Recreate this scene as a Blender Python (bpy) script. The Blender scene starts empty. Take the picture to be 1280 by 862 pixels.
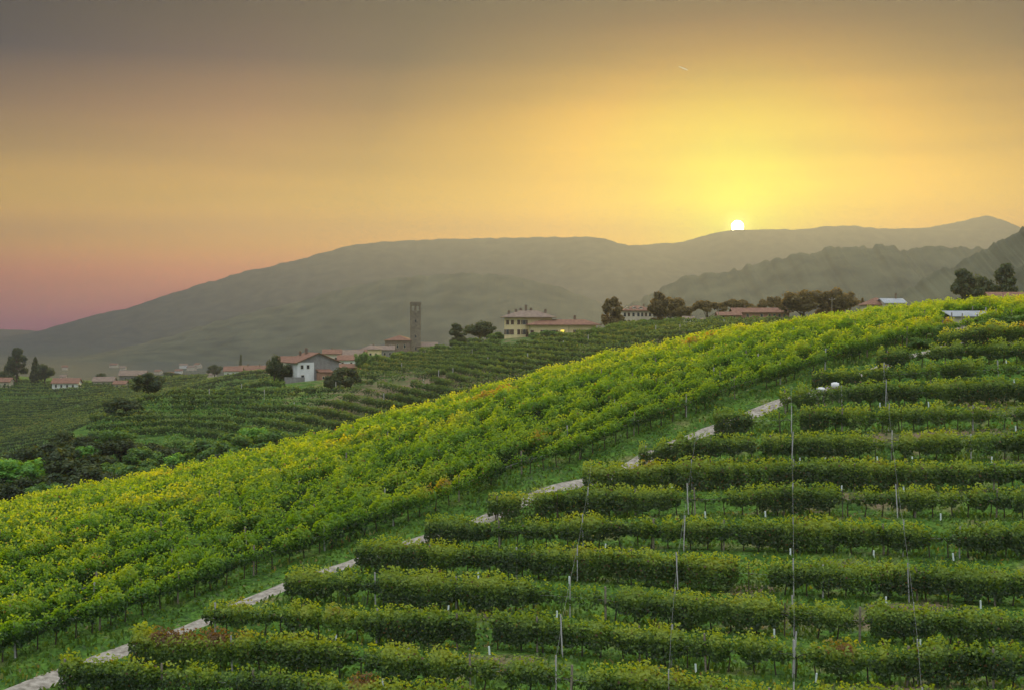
import bpy, math, random
import numpy as np
random.seed(7); rng = np.random.default_rng(7)
R = math.radians
scene = bpy.context.scene
COL = scene.collection
# ------------------------------------------------------------------ camera
F, V0 = 1778.0, 405.0                       # focal length in photo pixels, horizon line
cam = bpy.data.objects.new('camera', bpy.data.cameras.new('camera')); COL.objects.link(cam)
cam.data.lens = 50.0; cam.data.sensor_width = 36.0
cam.data.shift_y = -(431 - V0) / 1280.0
cam.data.clip_start = 1.0; cam.data.clip_end = 60000.0
cam.location = (0, 0, 0); cam.rotation_euler = (R(90), 0, 0)
scene.camera = cam
# ------------------------------------------------------------------ world, sun, exposure
SUN_EL = math.atan((V0 - 285.0) / F); SUN_AZ = math.atan((922 - 640) / F)
SD = (math.sin(SUN_AZ) * math.cos(SUN_EL), math.cos(SUN_AZ) * math.cos(SUN_EL), math.sin(SUN_EL))
world = bpy.data.worlds.new('World'); scene.world = world; world.use_nodes = True
nt = world.node_tree; nt.nodes.clear()
def N(tree, typ, **kw):
    n = tree.nodes.new(typ)
    for k, v in kw.items(): setattr(n, k, v)
    return n
def ramp(node, stops):
    cr = node.color_ramp
    while len(cr.elements) > 1: cr.elements.remove(cr.elements[-1])
    cr.elements[0].position = stops[0][0]; cr.elements[0].color = (*stops[0][1], 1)
    for p, c in stops[1:]:
        e = cr.elements.new(p); e.color = (*c, 1)
    return node
wl = nt.links.new
tc = N(nt, 'ShaderNodeTexCoord')
dt = N(nt, 'ShaderNodeVectorMath', operation='DOT_PRODUCT'); wl(tc.outputs['Generated'], dt.inputs[0]); dt.inputs[1].default_value = SD
ac = N(nt, 'ShaderNodeMath', operation='ARCCOSINE', use_clamp=False); wl(dt.outputs['Value'], ac.inputs[0])
th = N(nt, 'ShaderNodeMath', operation='MULTIPLY'); wl(ac.outputs[0], th.inputs[0]); th.inputs[1].default_value = 180 / math.pi / 90   # 0..90 deg -> 0..1
sep = N(nt, 'ShaderNodeSeparateXYZ'); wl(tc.outputs['Generated'], sep.inputs[0])
az = N(nt, 'ShaderNodeMath', operation='ARCSINE'); wl(sep.outputs['Z'], az.inputs[0])
el = N(nt, 'ShaderNodeMath', operation='MULTIPLY'); wl(az.outputs[0], el.inputs[0]); el.inputs[1].default_value = 180 / math.pi / 90
def s2l(c): return tuple(((v / 255 + .055) / 1.055) ** 2.4 if v > 10 else v / 255 / 12.92 for v in c)
def mul(c, k): return tuple(v * k for v in c)
# colour of the sunset glow against the angle from the sun
glow = ramp(N(nt, 'ShaderNodeValToRGB'), [
    (0.0, (1.6, 1.9, .4)), (.6/90, (.68, 1.0, .02)), (2/90, (.62, .66, 0)), (4/90, (.55, .41, 0)), (7/90, (.52, .27, 0)), (10/90, (.30, .15, 0)), (15/90, (.08, .03, .01)), (20/90, (.10, .03, .03)), (30/90, (0, 0, .03)), (45/90, (0, 0, 0))])
wl(th.outputs[0], glow.inputs[0])
# brightness of that glow against height above the horizon
fall = ramp(N(nt, 'ShaderNodeValToRGB'), [
    (0.0, (1, 1, 1)), (8/90, (1, 1, 1)), (10/90, (.60, .56, .60)), (12/90, (.22, .14, .2)), (14/90, (0, 0, 0))])
wl(el.outputs[0], fall.inputs[0])
band = ramp(N(nt, 'ShaderNodeValToRGB'), [   # the dusky band all along the western horizon
    (0.0, (.45, .08, .18)), (2/90, (1.0, .27, .09)), (3.2/90, (1.05, .47, .02)), (4.8/90, (.76, .42, .0)), (6.5/90, (.34, .19, 0)), (8.5/90, (.14, .07, .0)), (10.5/90, (0, 0, 0))])
wl(el.outputs[0], band.inputs[0])
west = ramp(N(nt, 'ShaderNodeValToRGB'), [(0.0, (1, 1, 1)), (34/90, (1, 1, 1)), (60/90, (.1, .1, .15)), (1.0, (0, 0, 0))]); wl(th.outputs[0], west.inputs[0])
bw = N(nt, 'ShaderNodeMix', data_type='RGBA', blend_type='MULTIPLY'); bw.inputs[0].default_value = 1; wl(band.outputs[0], bw.inputs[6]); wl(west.outputs[0], bw.inputs[7])
m1 = N(nt, 'ShaderNodeMix', data_type='RGBA', blend_type='MULTIPLY'); m1.inputs[0].default_value = 1
wl(glow.outputs[0], m1.inputs[6]); wl(fall.outputs[0], m1.inputs[7])
# cool upper sky overhead and behind the camera, brightened as unseen fill light
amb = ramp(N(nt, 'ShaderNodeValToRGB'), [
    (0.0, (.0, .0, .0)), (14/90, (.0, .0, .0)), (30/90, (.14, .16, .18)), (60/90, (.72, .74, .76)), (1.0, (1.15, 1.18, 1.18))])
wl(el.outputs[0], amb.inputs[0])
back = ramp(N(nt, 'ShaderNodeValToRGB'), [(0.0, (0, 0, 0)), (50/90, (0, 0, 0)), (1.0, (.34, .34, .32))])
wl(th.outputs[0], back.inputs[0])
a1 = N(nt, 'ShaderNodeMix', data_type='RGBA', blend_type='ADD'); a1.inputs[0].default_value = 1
gs = N(nt, 'ShaderNodeVectorMath', operation='SCALE'); gs.inputs['Scale'].default_value = .94
ab = N(nt, 'ShaderNodeMix', data_type='RGBA', blend_type='ADD'); ab.inputs[0].default_value = 1; wl(m1.outputs[2], ab.inputs[6]); wl(bw.outputs[2], ab.inputs[7]); wl(ab.outputs[2], gs.inputs[0])
vm = N(nt, 'ShaderNodeVectorMath', operation='MULTIPLY'); wl(tc.outputs['Generated'], vm.inputs[0]); vm.inputs[1].default_value = (2.2, 2.2, 30)
cn = N(nt, 'ShaderNodeTexNoise'); cn.inputs['Scale'].default_value = 1.6; cn.inputs['Detail'].default_value = 5; wl(vm.outputs[0], cn.inputs['Vector'])
cm = N(nt, 'ShaderNodeMapRange'); cm.inputs[1].default_value = .3; cm.inputs[2].default_value = .7; cm.inputs[3].default_value = .90; cm.inputs[4].default_value = 1.08; wl(cn.outputs['Fac'], cm.inputs[0])
gv = N(nt, 'ShaderNodeVectorMath', operation='SCALE'); wl(gs.outputs[0], gv.inputs[0]); wl(cm.outputs[0], gv.inputs['Scale'])      # thin uneven veils of high cloud
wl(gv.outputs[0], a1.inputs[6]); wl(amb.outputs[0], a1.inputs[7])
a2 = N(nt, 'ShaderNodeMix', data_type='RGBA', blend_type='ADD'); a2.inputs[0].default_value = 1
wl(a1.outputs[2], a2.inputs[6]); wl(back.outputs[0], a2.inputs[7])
sky = N(nt, 'ShaderNodeTexSky', sky_type='NISHITA'); sky.sun_disc = False
sky.sun_elevation = R(6.8); sky.sun_rotation = SUN_AZ; sky.altitude = 200; sky.dust_density = 4.0; sky.air_density = 1.2; sky.ozone_density = 2.0
disc = N(nt, 'ShaderNodeMath', operation='LESS_THAN'); wl(th.outputs[0], disc.inputs[0]); disc.inputs[1].default_value = 0.245 / 90
dm = N(nt, 'ShaderNodeVectorMath', operation='SCALE'); dm.inputs[0].default_value = (40, 36, 22); wl(disc.outputs[0], dm.inputs['Scale'])
a3 = N(nt, 'ShaderNodeMix', data_type='RGBA', blend_type='ADD'); a3.inputs[0].default_value = 1
wl(a2.outputs[2], a3.inputs[6]); wl(dm.outputs[0], a3.inputs[7])
away = ramp(N(nt, 'ShaderNodeValToRGB'), [(0.0, (0, 0, 0)), (32/90, (0, 0, 0)), (70/90, (1, 1, 1))]); wl(th.outputs[0], away.inputs[0])
nm = N(nt, 'ShaderNodeMix', data_type='RGBA', blend_type='MULTIPLY'); nm.inputs[0].default_value = 1; wl(sky.outputs[0], nm.inputs[6]); wl(away.outputs[0], nm.inputs[7])
bgN = N(nt, 'ShaderNodeBackground'); wl(nm.outputs[2], bgN.inputs[0]); bgN.inputs[1].default_value = 0.06
bgG = N(nt, 'ShaderNodeBackground'); wl(a3.outputs[2], bgG.inputs[0]); bgG.inputs[1].default_value = 1.0
ad = N(nt, 'ShaderNodeAddShader'); wl(bgN.outputs[0], ad.inputs[0]); wl(bgG.outputs[0], ad.inputs[1])
wo = N(nt, 'ShaderNodeOutputWorld'); wl(ad.outputs[0], wo.inputs['Surface'])

sun = bpy.data.objects.new('sun', bpy.data.lights.new('sun', 'SUN')); COL.objects.link(sun)
sun.data.energy = 5.0; sun.data.angle = R(3); sun.data.color = (1.0, .64, .14)
from mathutils import Vector, Matrix
LEL = R(6.8)                                # lamp raised above the visible disc so that the hill crest is lit
SL = (math.sin(SUN_AZ) * math.cos(LEL), math.cos(SUN_AZ) * math.cos(LEL), math.sin(LEL))
sun.rotation_euler = Vector(SL).to_track_quat('Z', 'Y').to_euler()
HAZE = 2.05e-4
vs = scene.view_settings
vs.view_transform = 'Standard'; vs.look = 'None'; vs.gamma = 1.0; vs.use_curve_mapping = False
vs.exposure = 1.05
cy = scene.cycles
cy.max_bounces = 5; cy.diffuse_bounces = 2; cy.glossy_bounces = 1; cy.transmission_bounces = 3; cy.volume_bounces = 1; cy.transparent_max_bounces = 4
cy.use_denoising = True; cy.sample_clamp_indirect = 4; cy.caustics_reflective = False; cy.caustics_refractive = False
cy.use_adaptive_sampling = True; cy.adaptive_threshold = 0.02

# ------------------------------------------------------------------ helpers
def tag(o, label=None, cat=None, group=None, kind=None):
    if label: o['label'] = label
    if cat: o['category'] = cat
    if group: o['group'] = group
    if kind: o['kind'] = kind
    return o
def empty(name, loc, rz=0.0, **kw):
    o = bpy.data.objects.new(name, None); o.empty_display_size = .5; COL.objects.link(o)
    o.location = loc; o.rotation_euler = (0, 0, rz); return tag(o, **kw)
def link(name, me, parent=None, loc=None, **kw):
    o = bpy.data.objects.new(name, me); COL.objects.link(o)
    if parent: o.parent = parent
    if loc is not None: o.location = loc
    return tag(o, **kw)
def mesh_np(name, V, Fq, mat, smooth=False, face_attr=None, uv=None):
    """V (n,3); Fq (m,4) or (m,3)"""
    me = bpy.data.meshes.new(name)
    V = np.ascontiguousarray(V, dtype=np.float32); Fq = np.ascontiguousarray(Fq, dtype=np.int32)
    k = Fq.shape[1]; m = len(Fq)
    me.vertices.add(len(V)); me.vertices.foreach_set('co', V.ravel())
    me.loops.add(m * k); me.loops.foreach_set('vertex_index', Fq.ravel())
    me.polygons.add(m); me.polygons.foreach_set('loop_start', np.arange(0, m * k, k, dtype=np.int32))
    if smooth: me.polygons.foreach_set('use_smooth', np.ones(m, dtype=bool))
    if face_attr:
        for an, (dom, arr) in face_attr.items():
            a = me.attributes.new(an, 'FLOAT', dom); a.data.foreach_set('value', np.ascontiguousarray(arr, dtype=np.float32))
    me.update(calc_edges=True); me.validate()
    me.materials.append(mat)
    return me
class MB:
    """collects boxes, prisms and tubes for one mesh"""
    def __init__(s): s.v = []; s.f = []
    def add(s, vs, fs):
        b = len(s.v); s.v += [tuple(v) for v in vs]; s.f += [tuple(b + i for i in f) for f in fs]
    def box(s, x0, x1, y0, y1, z0, z1):
        s.add([(x0,y0,z0),(x1,y0,z0),(x1,y1,z0),(x0,y1,z0),(x0,y0,z1),(x1,y0,z1),(x1,y1,z1),(x0,y1,z1)],
              [(0,3,2,1),(4,5,6,7),(0,1,5,4),(1,2,6,5),(2,3,7,6),(3,0,4,7)])
    def gable(s, x0, x1, y0, y1, z0, h, t=.22, along='x'):
        """gable roof slab, ridge along x or y"""
        if along == 'x':
            ym = (y0 + y1) / 2
            prof = [(y0, z0), (ym, z0 + h), (y1, z0), (y1, z0 + t), (ym, z0 + h + t), (y0, z0 + t)]
            a = [(x0, p[0], p[1]) for p in prof]; b = [(x1, p[0], p[1]) for p in prof]
        else:
            xm = (x0 + x1) / 2
            prof = [(x1, z0), (xm, z0 + h), (x0, z0), (x0, z0 + t), (xm, z0 + h + t), (x1, z0 + t)]
            a = [(p[0], y0, p[1]) for p in prof]; b = [(p[0], y1, p[1]) for p in prof]
        s.add(a + b, [(0,1,7,6),(1,2,8,7),(2,3,9,8),(3,4,10,9),(4,5,11,10),(5,0,6,11),(0,5,4,1),(1,4,3,2),(6,7,10,11),(7,8,9,10)])
    def hip(s, x0, x1, y0, y1, z0, h, t=.2):
        d = (y1 - y0) / 2; r0, r1 = min(x0 + d, (x0+x1)/2 - .3), max(x1 - d, (x0+x1)/2 + .3); ym = (y0 + y1) / 2
        s.add([(x0,y0,z0),(x1,y0,z0),(x1,y1,z0),(x0,y1,z0),(x0,y0,z0+t),(x1,y0,z0+t),(x1,y1,z0+t),(x0,y1,z0+t),(r0,ym,z0+h+t),(r1,ym,z0+h+t)],
              [(0,3,2,1),(0,1,5,4),(1,2,6,5),(2,3,7,6),(3,0,4,7),(4,5,9,8),(5,6,9),(6,7,8,9),(7,4,8)])
    def gable_wall(s, x0, x1, y0, y1, z0, h, along='x'):
        if along == 'x':
            ym = (y0 + y1) / 2
            a = [(x0,y0,z0),(x0,y1,z0),(x0,ym,z0+h)]; b = [(x1,y0,z0),(x1,y1,z0),(x1,ym,z0+h)]
        else:
            xm = (x0 + x1) / 2
            a = [(x1,y0,z0),(x0,y0,z0),(xm,y0,z0+h)]; b = [(x1,y1,z0),(x0,y1,z0),(xm,y1,z0+h)]
        s.add(a + b, [(0,2,1),(3,4,5),(0,1,4,3),(1,2,5,4),(2,0,3,5)])
    def tube(s, pts, rad, n=6, cap=True):
        pts = [Vector(p) for p in pts]; rings = []
        if not hasattr(rad, '__len__'): rad = [rad] * len(pts)
        for i, p in enumerate(pts):
            d = (pts[min(i + 1, len(pts) - 1)] - pts[max(i - 1, 0)]).normalized()
            up = Vector((0, 0, 1)) if abs(d.z) < .9 else Vector((1, 0, 0))
            a = d.cross(up).normalized(); b = d.cross(a)
            rings.append([p + (a * math.cos(2*math.pi*k/n) + b * math.sin(2*math.pi*k/n)) * rad[i] for k in range(n)])
        fs = []
        for i in range(len(pts) - 1):
            for k in range(n):
                fs.append((i*n + k, i*n + (k+1) % n, (i+1)*n + (k+1) % n, (i+1)*n + k))
        if cap: fs.append(tuple(range(n))[::-1]); fs.append(tuple((len(pts)-1)*n + k for k in range(n)))
        s.add([v for r in rings for v in r], fs)
    def mesh(s, name, mat, smooth=False):
        me = bpy.data.meshes.new(name); me.from_pydata(s.v, [], s.f); me.materials.append(mat)
        if smooth: me.polygons.foreach_set('use_smooth', [True] * len(me.polygons))
        me.update(); return me
    def build(s, name, mat, parent=None, smooth=False, **kw):
        return link(name, s.mesh(name, mat, smooth), parent, **kw)
def vnoise(x, y, seed=0):
    """smooth value noise, vectorised"""
    x = np.asarray(x, float); y = np.asarray(y, float)
    xi = np.floor(x); yi = np.floor(y); fx = x - xi; fy = y - yi
    fx = fx*fx*(3-2*fx); fy = fy*fy*(3-2*fy)
    def h(a, b):
        s = np.sin(a*127.1 + b*311.7 + seed*74.7) * 43758.5453
        return s - np.floor(s)
    return (h(xi,yi)*(1-fx) + h(xi+1,yi)*fx)*(1-fy) + (h(xi,yi+1)*(1-fx) + h(xi+1,yi+1)*fx)*fy
def fbm(x, y, o=4, seed=0):
    a = 0; w = 1; t = 0
    for i in range(o):
        a = a + w * (vnoise(np.asarray(x) * 2**i, np.asarray(y) * 2**i, seed + i) - .5); t += w; w *= .5
    return a / t * 2
def copy_tree(o, parent=None):
    c = o.copy(); COL.objects.link(c); c.parent = parent
    for ch in list(o.children): copy_tree(ch, c)
    return c

# ------------------------------------------------------------------ materials
def mat(name, build):
    m = bpy.data.materials.new(name); m.use_nodes = True; t = m.node_tree; t.nodes.clear()
    out = t.nodes.new('ShaderNodeOutputMaterial'); build(t, out); return m
def simple(name, c1, c2, scale, rough=.85, bump=.0, detail=4, spec=.2):
    def b(t, out):
        p = N(t, 'ShaderNodeBsdfPrincipled'); p.inputs['Roughness'].default_value = rough; p.inputs['Specular IOR Level'].default_value = spec
        co = N(t, 'ShaderNodeTexCoord'); no = N(t, 'ShaderNodeTexNoise'); no.inputs['Scale'].default_value = scale; no.inputs['Detail'].default_value = detail
        t.links.new(co.outputs['Object'], no.inputs['Vector'])
        cr = ramp(N(t, 'ShaderNodeValToRGB'), [(.3, c1), (.7, c2)]); t.links.new(no.outputs['Fac'], cr.inputs[0])
        t.links.new(cr.outputs[0], p.inputs['Base Color'])
        if bump:
            bu = N(t, 'ShaderNodeBump'); bu.inputs['Strength'].default_value = bump; t.links.new(no.outputs['Fac'], bu.inputs['Height']); t.links.new(bu.outputs[0], p.inputs['Normal'])
        t.links.new(p.outputs[0], out.inputs['Surface'])
    return mat(name, b)
def leafy(name, stops, trans=.4, patch=None, gloss=.025):
    """leaf colour by each leaf's own tint; light passes through"""
    def b(t, out):
        a = N(t, 'ShaderNodeAttribute', attribute_name='tint')
        cr = ramp(N(t, 'ShaderNodeValToRGB'), stops)
        src = a.outputs['Fac']
        if patch:
            co = N(t, 'ShaderNodeNewGeometry'); no = N(t, 'ShaderNodeTexNoise'); no.inputs['Scale'].default_value = patch[0]; no.inputs['Detail'].default_value = 3
            t.links.new(co.outputs['Position'], no.inputs['Vector'])
            mr = N(t, 'ShaderNodeMapRange'); mr.inputs[1].default_value = .35; mr.inputs[2].default_value = .7; mr.inputs[3].default_value = -patch[1]; mr.inputs[4].default_value = patch[1]
            t.links.new(no.outputs['Fac'], mr.inputs[0])
            ad = N(t, 'ShaderNodeMath', operation='ADD', use_clamp=True); t.links.new(src, ad.inputs[0]); t.links.new(mr.outputs[0], ad.inputs[1]); src = ad.outputs[0]
        t.links.new(src, cr.inputs[0])
        d = N(t, 'ShaderNodeBsdfDiffuse'); tr = N(t, 'ShaderNodeBsdfTranslucent'); g = N(t, 'ShaderNodeBsdfGlossy'); g.inputs['Roughness'].default_value = .45
        t.links.new(cr.outputs[0], d.inputs[0])
        tm = N(t, 'ShaderNodeMix', data_type='RGBA', blend_type='MULTIPLY'); tm.inputs[0].default_value = 1; t.links.new(cr.outputs[0], tm.inputs[6]); tm.inputs[7].default_value = (2.9, 2.15, .45, 1)
        t.links.new(tm.outputs[2], tr.inputs[0])
        mx = N(t, 'ShaderNodeMixShader'); mx.inputs[0].default_value = trans; t.links.new(d.outputs[0], mx.inputs[1]); t.links.new(tr.outputs[0], mx.inputs[2])
        m2 = N(t, 'ShaderNodeMixShader'); m2.inputs[0].default_value = gloss; t.links.new(mx.outputs[0], m2.inputs[1]); t.links.new(g.outputs[0], m2.inputs[2])
        t.links.new(m2.outputs[0], out.inputs['Surface'])
    return mat(name, b)
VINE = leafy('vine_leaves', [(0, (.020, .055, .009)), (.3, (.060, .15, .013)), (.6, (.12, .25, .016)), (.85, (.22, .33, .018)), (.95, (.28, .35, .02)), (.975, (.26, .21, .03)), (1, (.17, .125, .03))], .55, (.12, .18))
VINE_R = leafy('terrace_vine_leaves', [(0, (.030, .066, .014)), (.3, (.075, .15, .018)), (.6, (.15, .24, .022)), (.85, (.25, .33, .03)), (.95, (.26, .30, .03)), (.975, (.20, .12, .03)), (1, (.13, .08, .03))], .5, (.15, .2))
VINE_FAR = leafy('far_vine_leaves', [(0, (.022, .050, .014)), (.5, (.055, .11, .022)), (.85, (.11, .18, .03)), (1, (.15, .17, .04))], .3, (.03, .2))
TREE_D = leafy('dark_tree_leaves', [(0, (.016, .032, .014)), (.6, (.032, .058, .018)), (1, (.06, .085, .022))], .3)
TREE_M = leafy('green_tree_leaves', [(0, (.030, .075, .018)), (.6, (.065, .15, .028)), (1, (.12, .22, .04))], .35)
TREE_L = leafy('bright_tree_leaves', [(0, (.045, .13, .022)), (.6, (.09, .24, .032)), (1, (.17, .33, .05))], .35)
TREE_B = leafy('rusty_tree_leaves', [(0, (.045, .042, .018)), (.6, (.09, .075, .024)), (1, (.14, .11, .03))], .35)
GRASS_L = leafy('grass_blades', [(0, (.038, .085, .014)), (.6, (.075, .155, .022)), (.9, (.15, .22, .035)), (1, (.22, .19, .08))], .4, (.1, .15), .03)
BARK = simple('bark', (.045, .035, .025), (.11, .085, .06), 6, .95, .5)
VBARK = simple('vine_bark', (.035, .028, .02), (.09, .07, .05), 9, .95, .5)
CONC = simple('concrete_post', (.30, .29, .27), (.50, .49, .46), 5, .9, .2)
WOODP = simple('wooden_post', (.16, .13, .10), (.30, .26, .20), 7, .9, .3)
RUST = simple('rusty_post', (.07, .05, .04), (.13, .10, .08), 9, .8, .2)
WIRE = simple('steel_wire', (.22, .22, .21), (.34, .33, .32), 3, .5)
GUARD = simple('plastic_guard', (.62, .70, .66), (.78, .84, .80), 4, .5)
PATHM = simple('pale_gravel', (.15, .13, .10), (.38, .345, .29), 2.6, .95, .3, 8)
TILE = simple('clay_tiles', (.13, .065, .045), (.24, .13, .085), 1.1, .85, .3, 8)
TILE2 = simple('weathered_tiles', (.14, .10, .075), (.24, .18, .14), 1.1, .85, .3, 8)
PLW = simple('white_plaster', (.62, .62, .60), (.76, .76, .74), .8, .9)
PLY = simple('yellow_plaster', (.62, .50, .26), (.74, .61, .34), .6, .9)
PLC = simple('cream_plaster', (.48, .42, .32), (.62, .56, .44), .7, .9)
PLG = simple('grey_render', (.19, .18, .17), (.27, .26, .25), .9, .95)
STONE = simple('tower_stone', (.12, .10, .08), (.24, .20, .155), 1.3, .95, .4, 8)
BRICK = simple('terracotta_wall', (.30, .16, .11), (.40, .23, .16), .8, .9)
SHUT = simple('brown_shutter', (.06, .035, .022), (.11, .065, .04), 3, .7)
GLASSD = simple('dark_glass', (.02, .024, .03), (.04, .045, .05), 1, .15, 0, 2, .6)
METR = simple('pale_metal_roof', (.24, .26, .27), (.33, .35, .36), .9, .4)
DARKW = simple('dark_timber', (.05, .035, .028), (.09, .065, .05), 3, .8)
def _lit(t, out):
    e = N(t, 'ShaderNodeEmission'); e.inputs[0].default_value = (1.0, .72, .10, 1); e.inputs[1].default_value = .75; t.links.new(e.outputs[0], out.inputs['Surface'])
LITW = mat('lamp_lit_pane', _lit)
def _ground(t, out):
    p = N(t, 'ShaderNodeBsdfPrincipled'); p.inputs['Roughness'].default_value = .95; p.inputs['Specular IOR Level'].default_value = .1
    g = N(t, 'ShaderNodeNewGeometry')
    n1 = N(t, 'ShaderNodeTexNoise'); n1.inputs['Scale'].default_value = .35; n1.inputs['Detail'].default_value = 8
    n2 = N(t, 'ShaderNodeTexNoise'); n2.inputs['Scale'].default_value = 2.8; n2.inputs['Detail'].default_value = 6
    n3 = N(t, 'ShaderNodeTexNoise'); n3.inputs['Scale'].default_value = .045; n3.inputs['Detail'].default_value = 5
    for n in (n1, n2, n3): t.links.new(g.outputs['Position'], n.inputs['Vector'])
    c1 = ramp(N(t, 'ShaderNodeValToRGB'), [(.3, (.032, .075, .016)), (.5, (.062, .135, .02)), (.72, (.11, .17, .035))]); t.links.new(n1.outputs['Fac'], c1.inputs[0])
    c2 = ramp(N(t, 'ShaderNodeValToRGB'), [(.35, (.55, .55, .55)), (.65, (1.35, 1.3, 1.2))]); t.links.new(n2.outputs['Fac'], c2.inputs[0])
    m = N(t, 'ShaderNodeMix', data_type='RGBA', blend_type='MULTIPLY'); m.inputs[0].default_value = 1; t.links.new(c1.outputs[0], m.inputs[6]); t.links.new(c2.outputs[0], m.inputs[7])
    a = N(t, 'ShaderNodeAttribute', attribute_name='dry')
    ad = N(t, 'ShaderNodeMath', operation='ADD'); t.links.new(a.outputs['Fac'], ad.inputs[0]); t.links.new(n1.outputs['Fac'], ad.inputs[1])
    mr = N(t, 'ShaderNodeMapRange'); mr.inputs[1].default_value = .60; mr.inputs[2].default_value = .82; t.links.new(ad.outputs[0], mr.inputs[0])
    m2 = N(t, 'ShaderNodeMix', data_type='RGBA'); t.links.new(mr.outputs[0], m2.inputs[0]); t.links.new(m.outputs[2], m2.inputs[6])
    sc_ = ramp(N(t, 'ShaderNodeValToRGB'), [(.3, (.11, .080, .045)), (.7, (.19, .15, .09))]); t.links.new(n2.outputs['Fac'], sc_.inputs[0]); t.links.new(sc_.outputs[0], m2.inputs[7])
    t.links.new(m2.outputs[2], p.inputs['Base Color'])
    bu = N(t, 'ShaderNodeBump'); bu.inputs['Strength'].default_value = .6; bu.inputs['Distance'].default_value = .3; t.links.new(n2.outputs['Fac'], bu.inputs['Height']); t.links.new(bu.outputs[0], p.inputs['Normal'])
    t.links.new(p.outputs[0], out.inputs['Surface'])
GROUND = mat('meadow_ground', _ground)
PLAINM = simple('valley_floor', (.030, .045, .030), (.060, .070, .050), .006, .95, 0, 9)
MOUNT = simple('forest_slope', (.020, .032, .020), (.080, .092, .054), .018, .95, .15, 10)

# ------------------------------------------------------------------ terrain: smooth surface through surveyed points
def P(u, v, D): return ((u - 640) / F * D, D, -(v - V0) / F * D)
ctrl = []
def C(u, v, D, dz=0.0): x, y, z = P(u, v, D); ctrl.append((x, y, z + dz))
# terrace rows of the right field: line of the vine tops
ROWS = [
    (69, [(70,822),(300,838),(430,852),(600,872),(1000,912),(1280,935)]),
    (74, [(158,790),(400,800),(530,812),(665,825),(800,838),(905,857),(1000,864),(1280,876)]),
    (80, [(246,756),(400,757),(494,762),(581,774),(615,771),(800,786),(987,798),(1137,809),(1280,812)]),
    (86, [(350,715),(400,718),(540,721),(681,727),(744,737),(800,740),(987,752),(1137,761),(1280,771)]),
    (92, [(440,680),(525,684),(650,684),(800,695),(920,702),(1025,707),(1137,709),(1280,719)]),
    (98.5, [(525,652),(800,650),(1000,654),(1280,660)]),
    (105, [(604,619),(680,619),(761,613),(880,611),(1280,613)]),
    (111, [(722,585),(880,581),(1280,580)]),
    (117, [(792,560),(862,549),(1000,545),(1280,544)]),
    (123, [(886,519),(1000,513),(1280,506)]),
    (129, [(968,490),(1057,482),(1280,477)]),
    (134.5, [(1008,466),(1073,462),(1175,454),(1280,452)]),
    (140, [(1090,443),(1162,432),(1280,428)]),
    (146, [(1165,417),(1230,410),(1290,407)]),
]
def row_D(k, u): return ROWS[k][0] + (1000 - u) * .012
VH = 2.0
for k, (D0, pl) in enumerate(ROWS):
    us = np.linspace(pl[0][0], 1330, 7) if k else np.linspace(70, 1330, 7)
    for u in us:
        v = np.interp(u, [p[0] for p in pl], [p[1] for p in pl]); C(u, v, row_D(k, u), -VH)
PATH = [(-90,905,74.5),(20,860,80),(140,817,86),(240,781,91.5),(330,742,96),(430,707,101.5),(515,675,106),(700,607,115),(810,567,121.5),(870,545,125),(960,508,131),(1060,472,138),(1130,448,143),(1210,427,150),(1300,413,158)]
for p in PATH: C(*p)
RIDGE = [(-120,655,136),(0,629,140),(130,607,143),(250,580,146),(360,552,149),(450,524,153),(560,494,157),(640,472,160),(760,442,166),(860,420,171),(960,405,177),(1050,394,182),(1120,385,185),(1200,377,188),(1300,374,192)]
for u, v, D in RIDGE:
    x, y, z = P(u, v, D); z -= 2.0 + .75 * math.exp(-((u - 560) / 380) ** 2); ctrl.append((x, y, z))
    ctrl.append((x - 8, y + 22, z - 2.6)); ctrl.append((x - 16, y + 60, z - 12))
for x, y, z in [(-60,40,-27),(0,35,-26),(60,40,-25),(0,0,-32),(110,80,-19),(120,130,-2),(130,180,3),(-90,90,-28),(-110,140,-27),(-60,-60,-36),(80,-60,-34),(160,0,-28),(-160,0,-40),(60,60,-22),(-30,60,-23.5),(15,60,-22),(-75,110,-20.5)]: ctrl.append((x, y, z))
# hill with the villa and the village
for q in [(1300,408,330),(1150,406,380),(1060,404,430),(960,405,455),(860,406,465),(760,413,470),(690,421,475),(640,423,485),(600,430,500),(545,442,530),(500,451,520),(450,462,470),(400,475,425),(340,482,410),(330,484,408),
          (960,418,370),(860,420,370),(760,437,360),(690,455,355),(620,476,345),(560,495,335),(500,515,322),(450,530,310),(400,548,300),(300,572,292),(200,592,285),(100,606,276),(20,622,262),
          (600,452,420),(500,480,420),(400,508,362),(300,525,345),(200,540,340),(120,560,310),
          # village saddle, church and the far left ridge
          (440,463,600),(470,452,640),(520,442,690),(560,440,680),(380,470,600),(360,470,800),(310,469,1000),(250,472,1030),(180,474,1050),(130,478,1040),(80,474,1050),(20,470,1050),(-60,470,1050),
          (0,500,930),(60,500,920),(130,500,880),(0,545,780),(60,540,740),(130,520,780),(190,492,900),(250,486,860),(-60,560,760),(60,585,480),(130,560,490),(0,610,480),(200,530,520),(280,515,540),(60,575,600),(0,590,620),(130,552,600),(200,520,640),(290,503,680)]: C(*q)
for u, v, D, dz in [(960,405,620,-6),(760,413,620,-14),(640,423,620,-20),(1100,405,600,-5),(1280,405,520,-3),(520,442,860,-25),(440,463,800,-22),(310,469,1180,-22),(180,474,1230,-22),(20,470,1230,-22),(-80,470,1230,-22),(880,405,780,-25),(1280,405,760,-25)]: C(u, v, D, dz)
for u, v, D in [(0,582,305),(60,552,325),(110,530,345),(150,512,370),(200,497,395),(250,492,400),(300,487,405),(-60,612,288)]:
    C(u, v, D); C(u, v, D + 38, -5.5); C(u, v, D + 85, -15)
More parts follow.
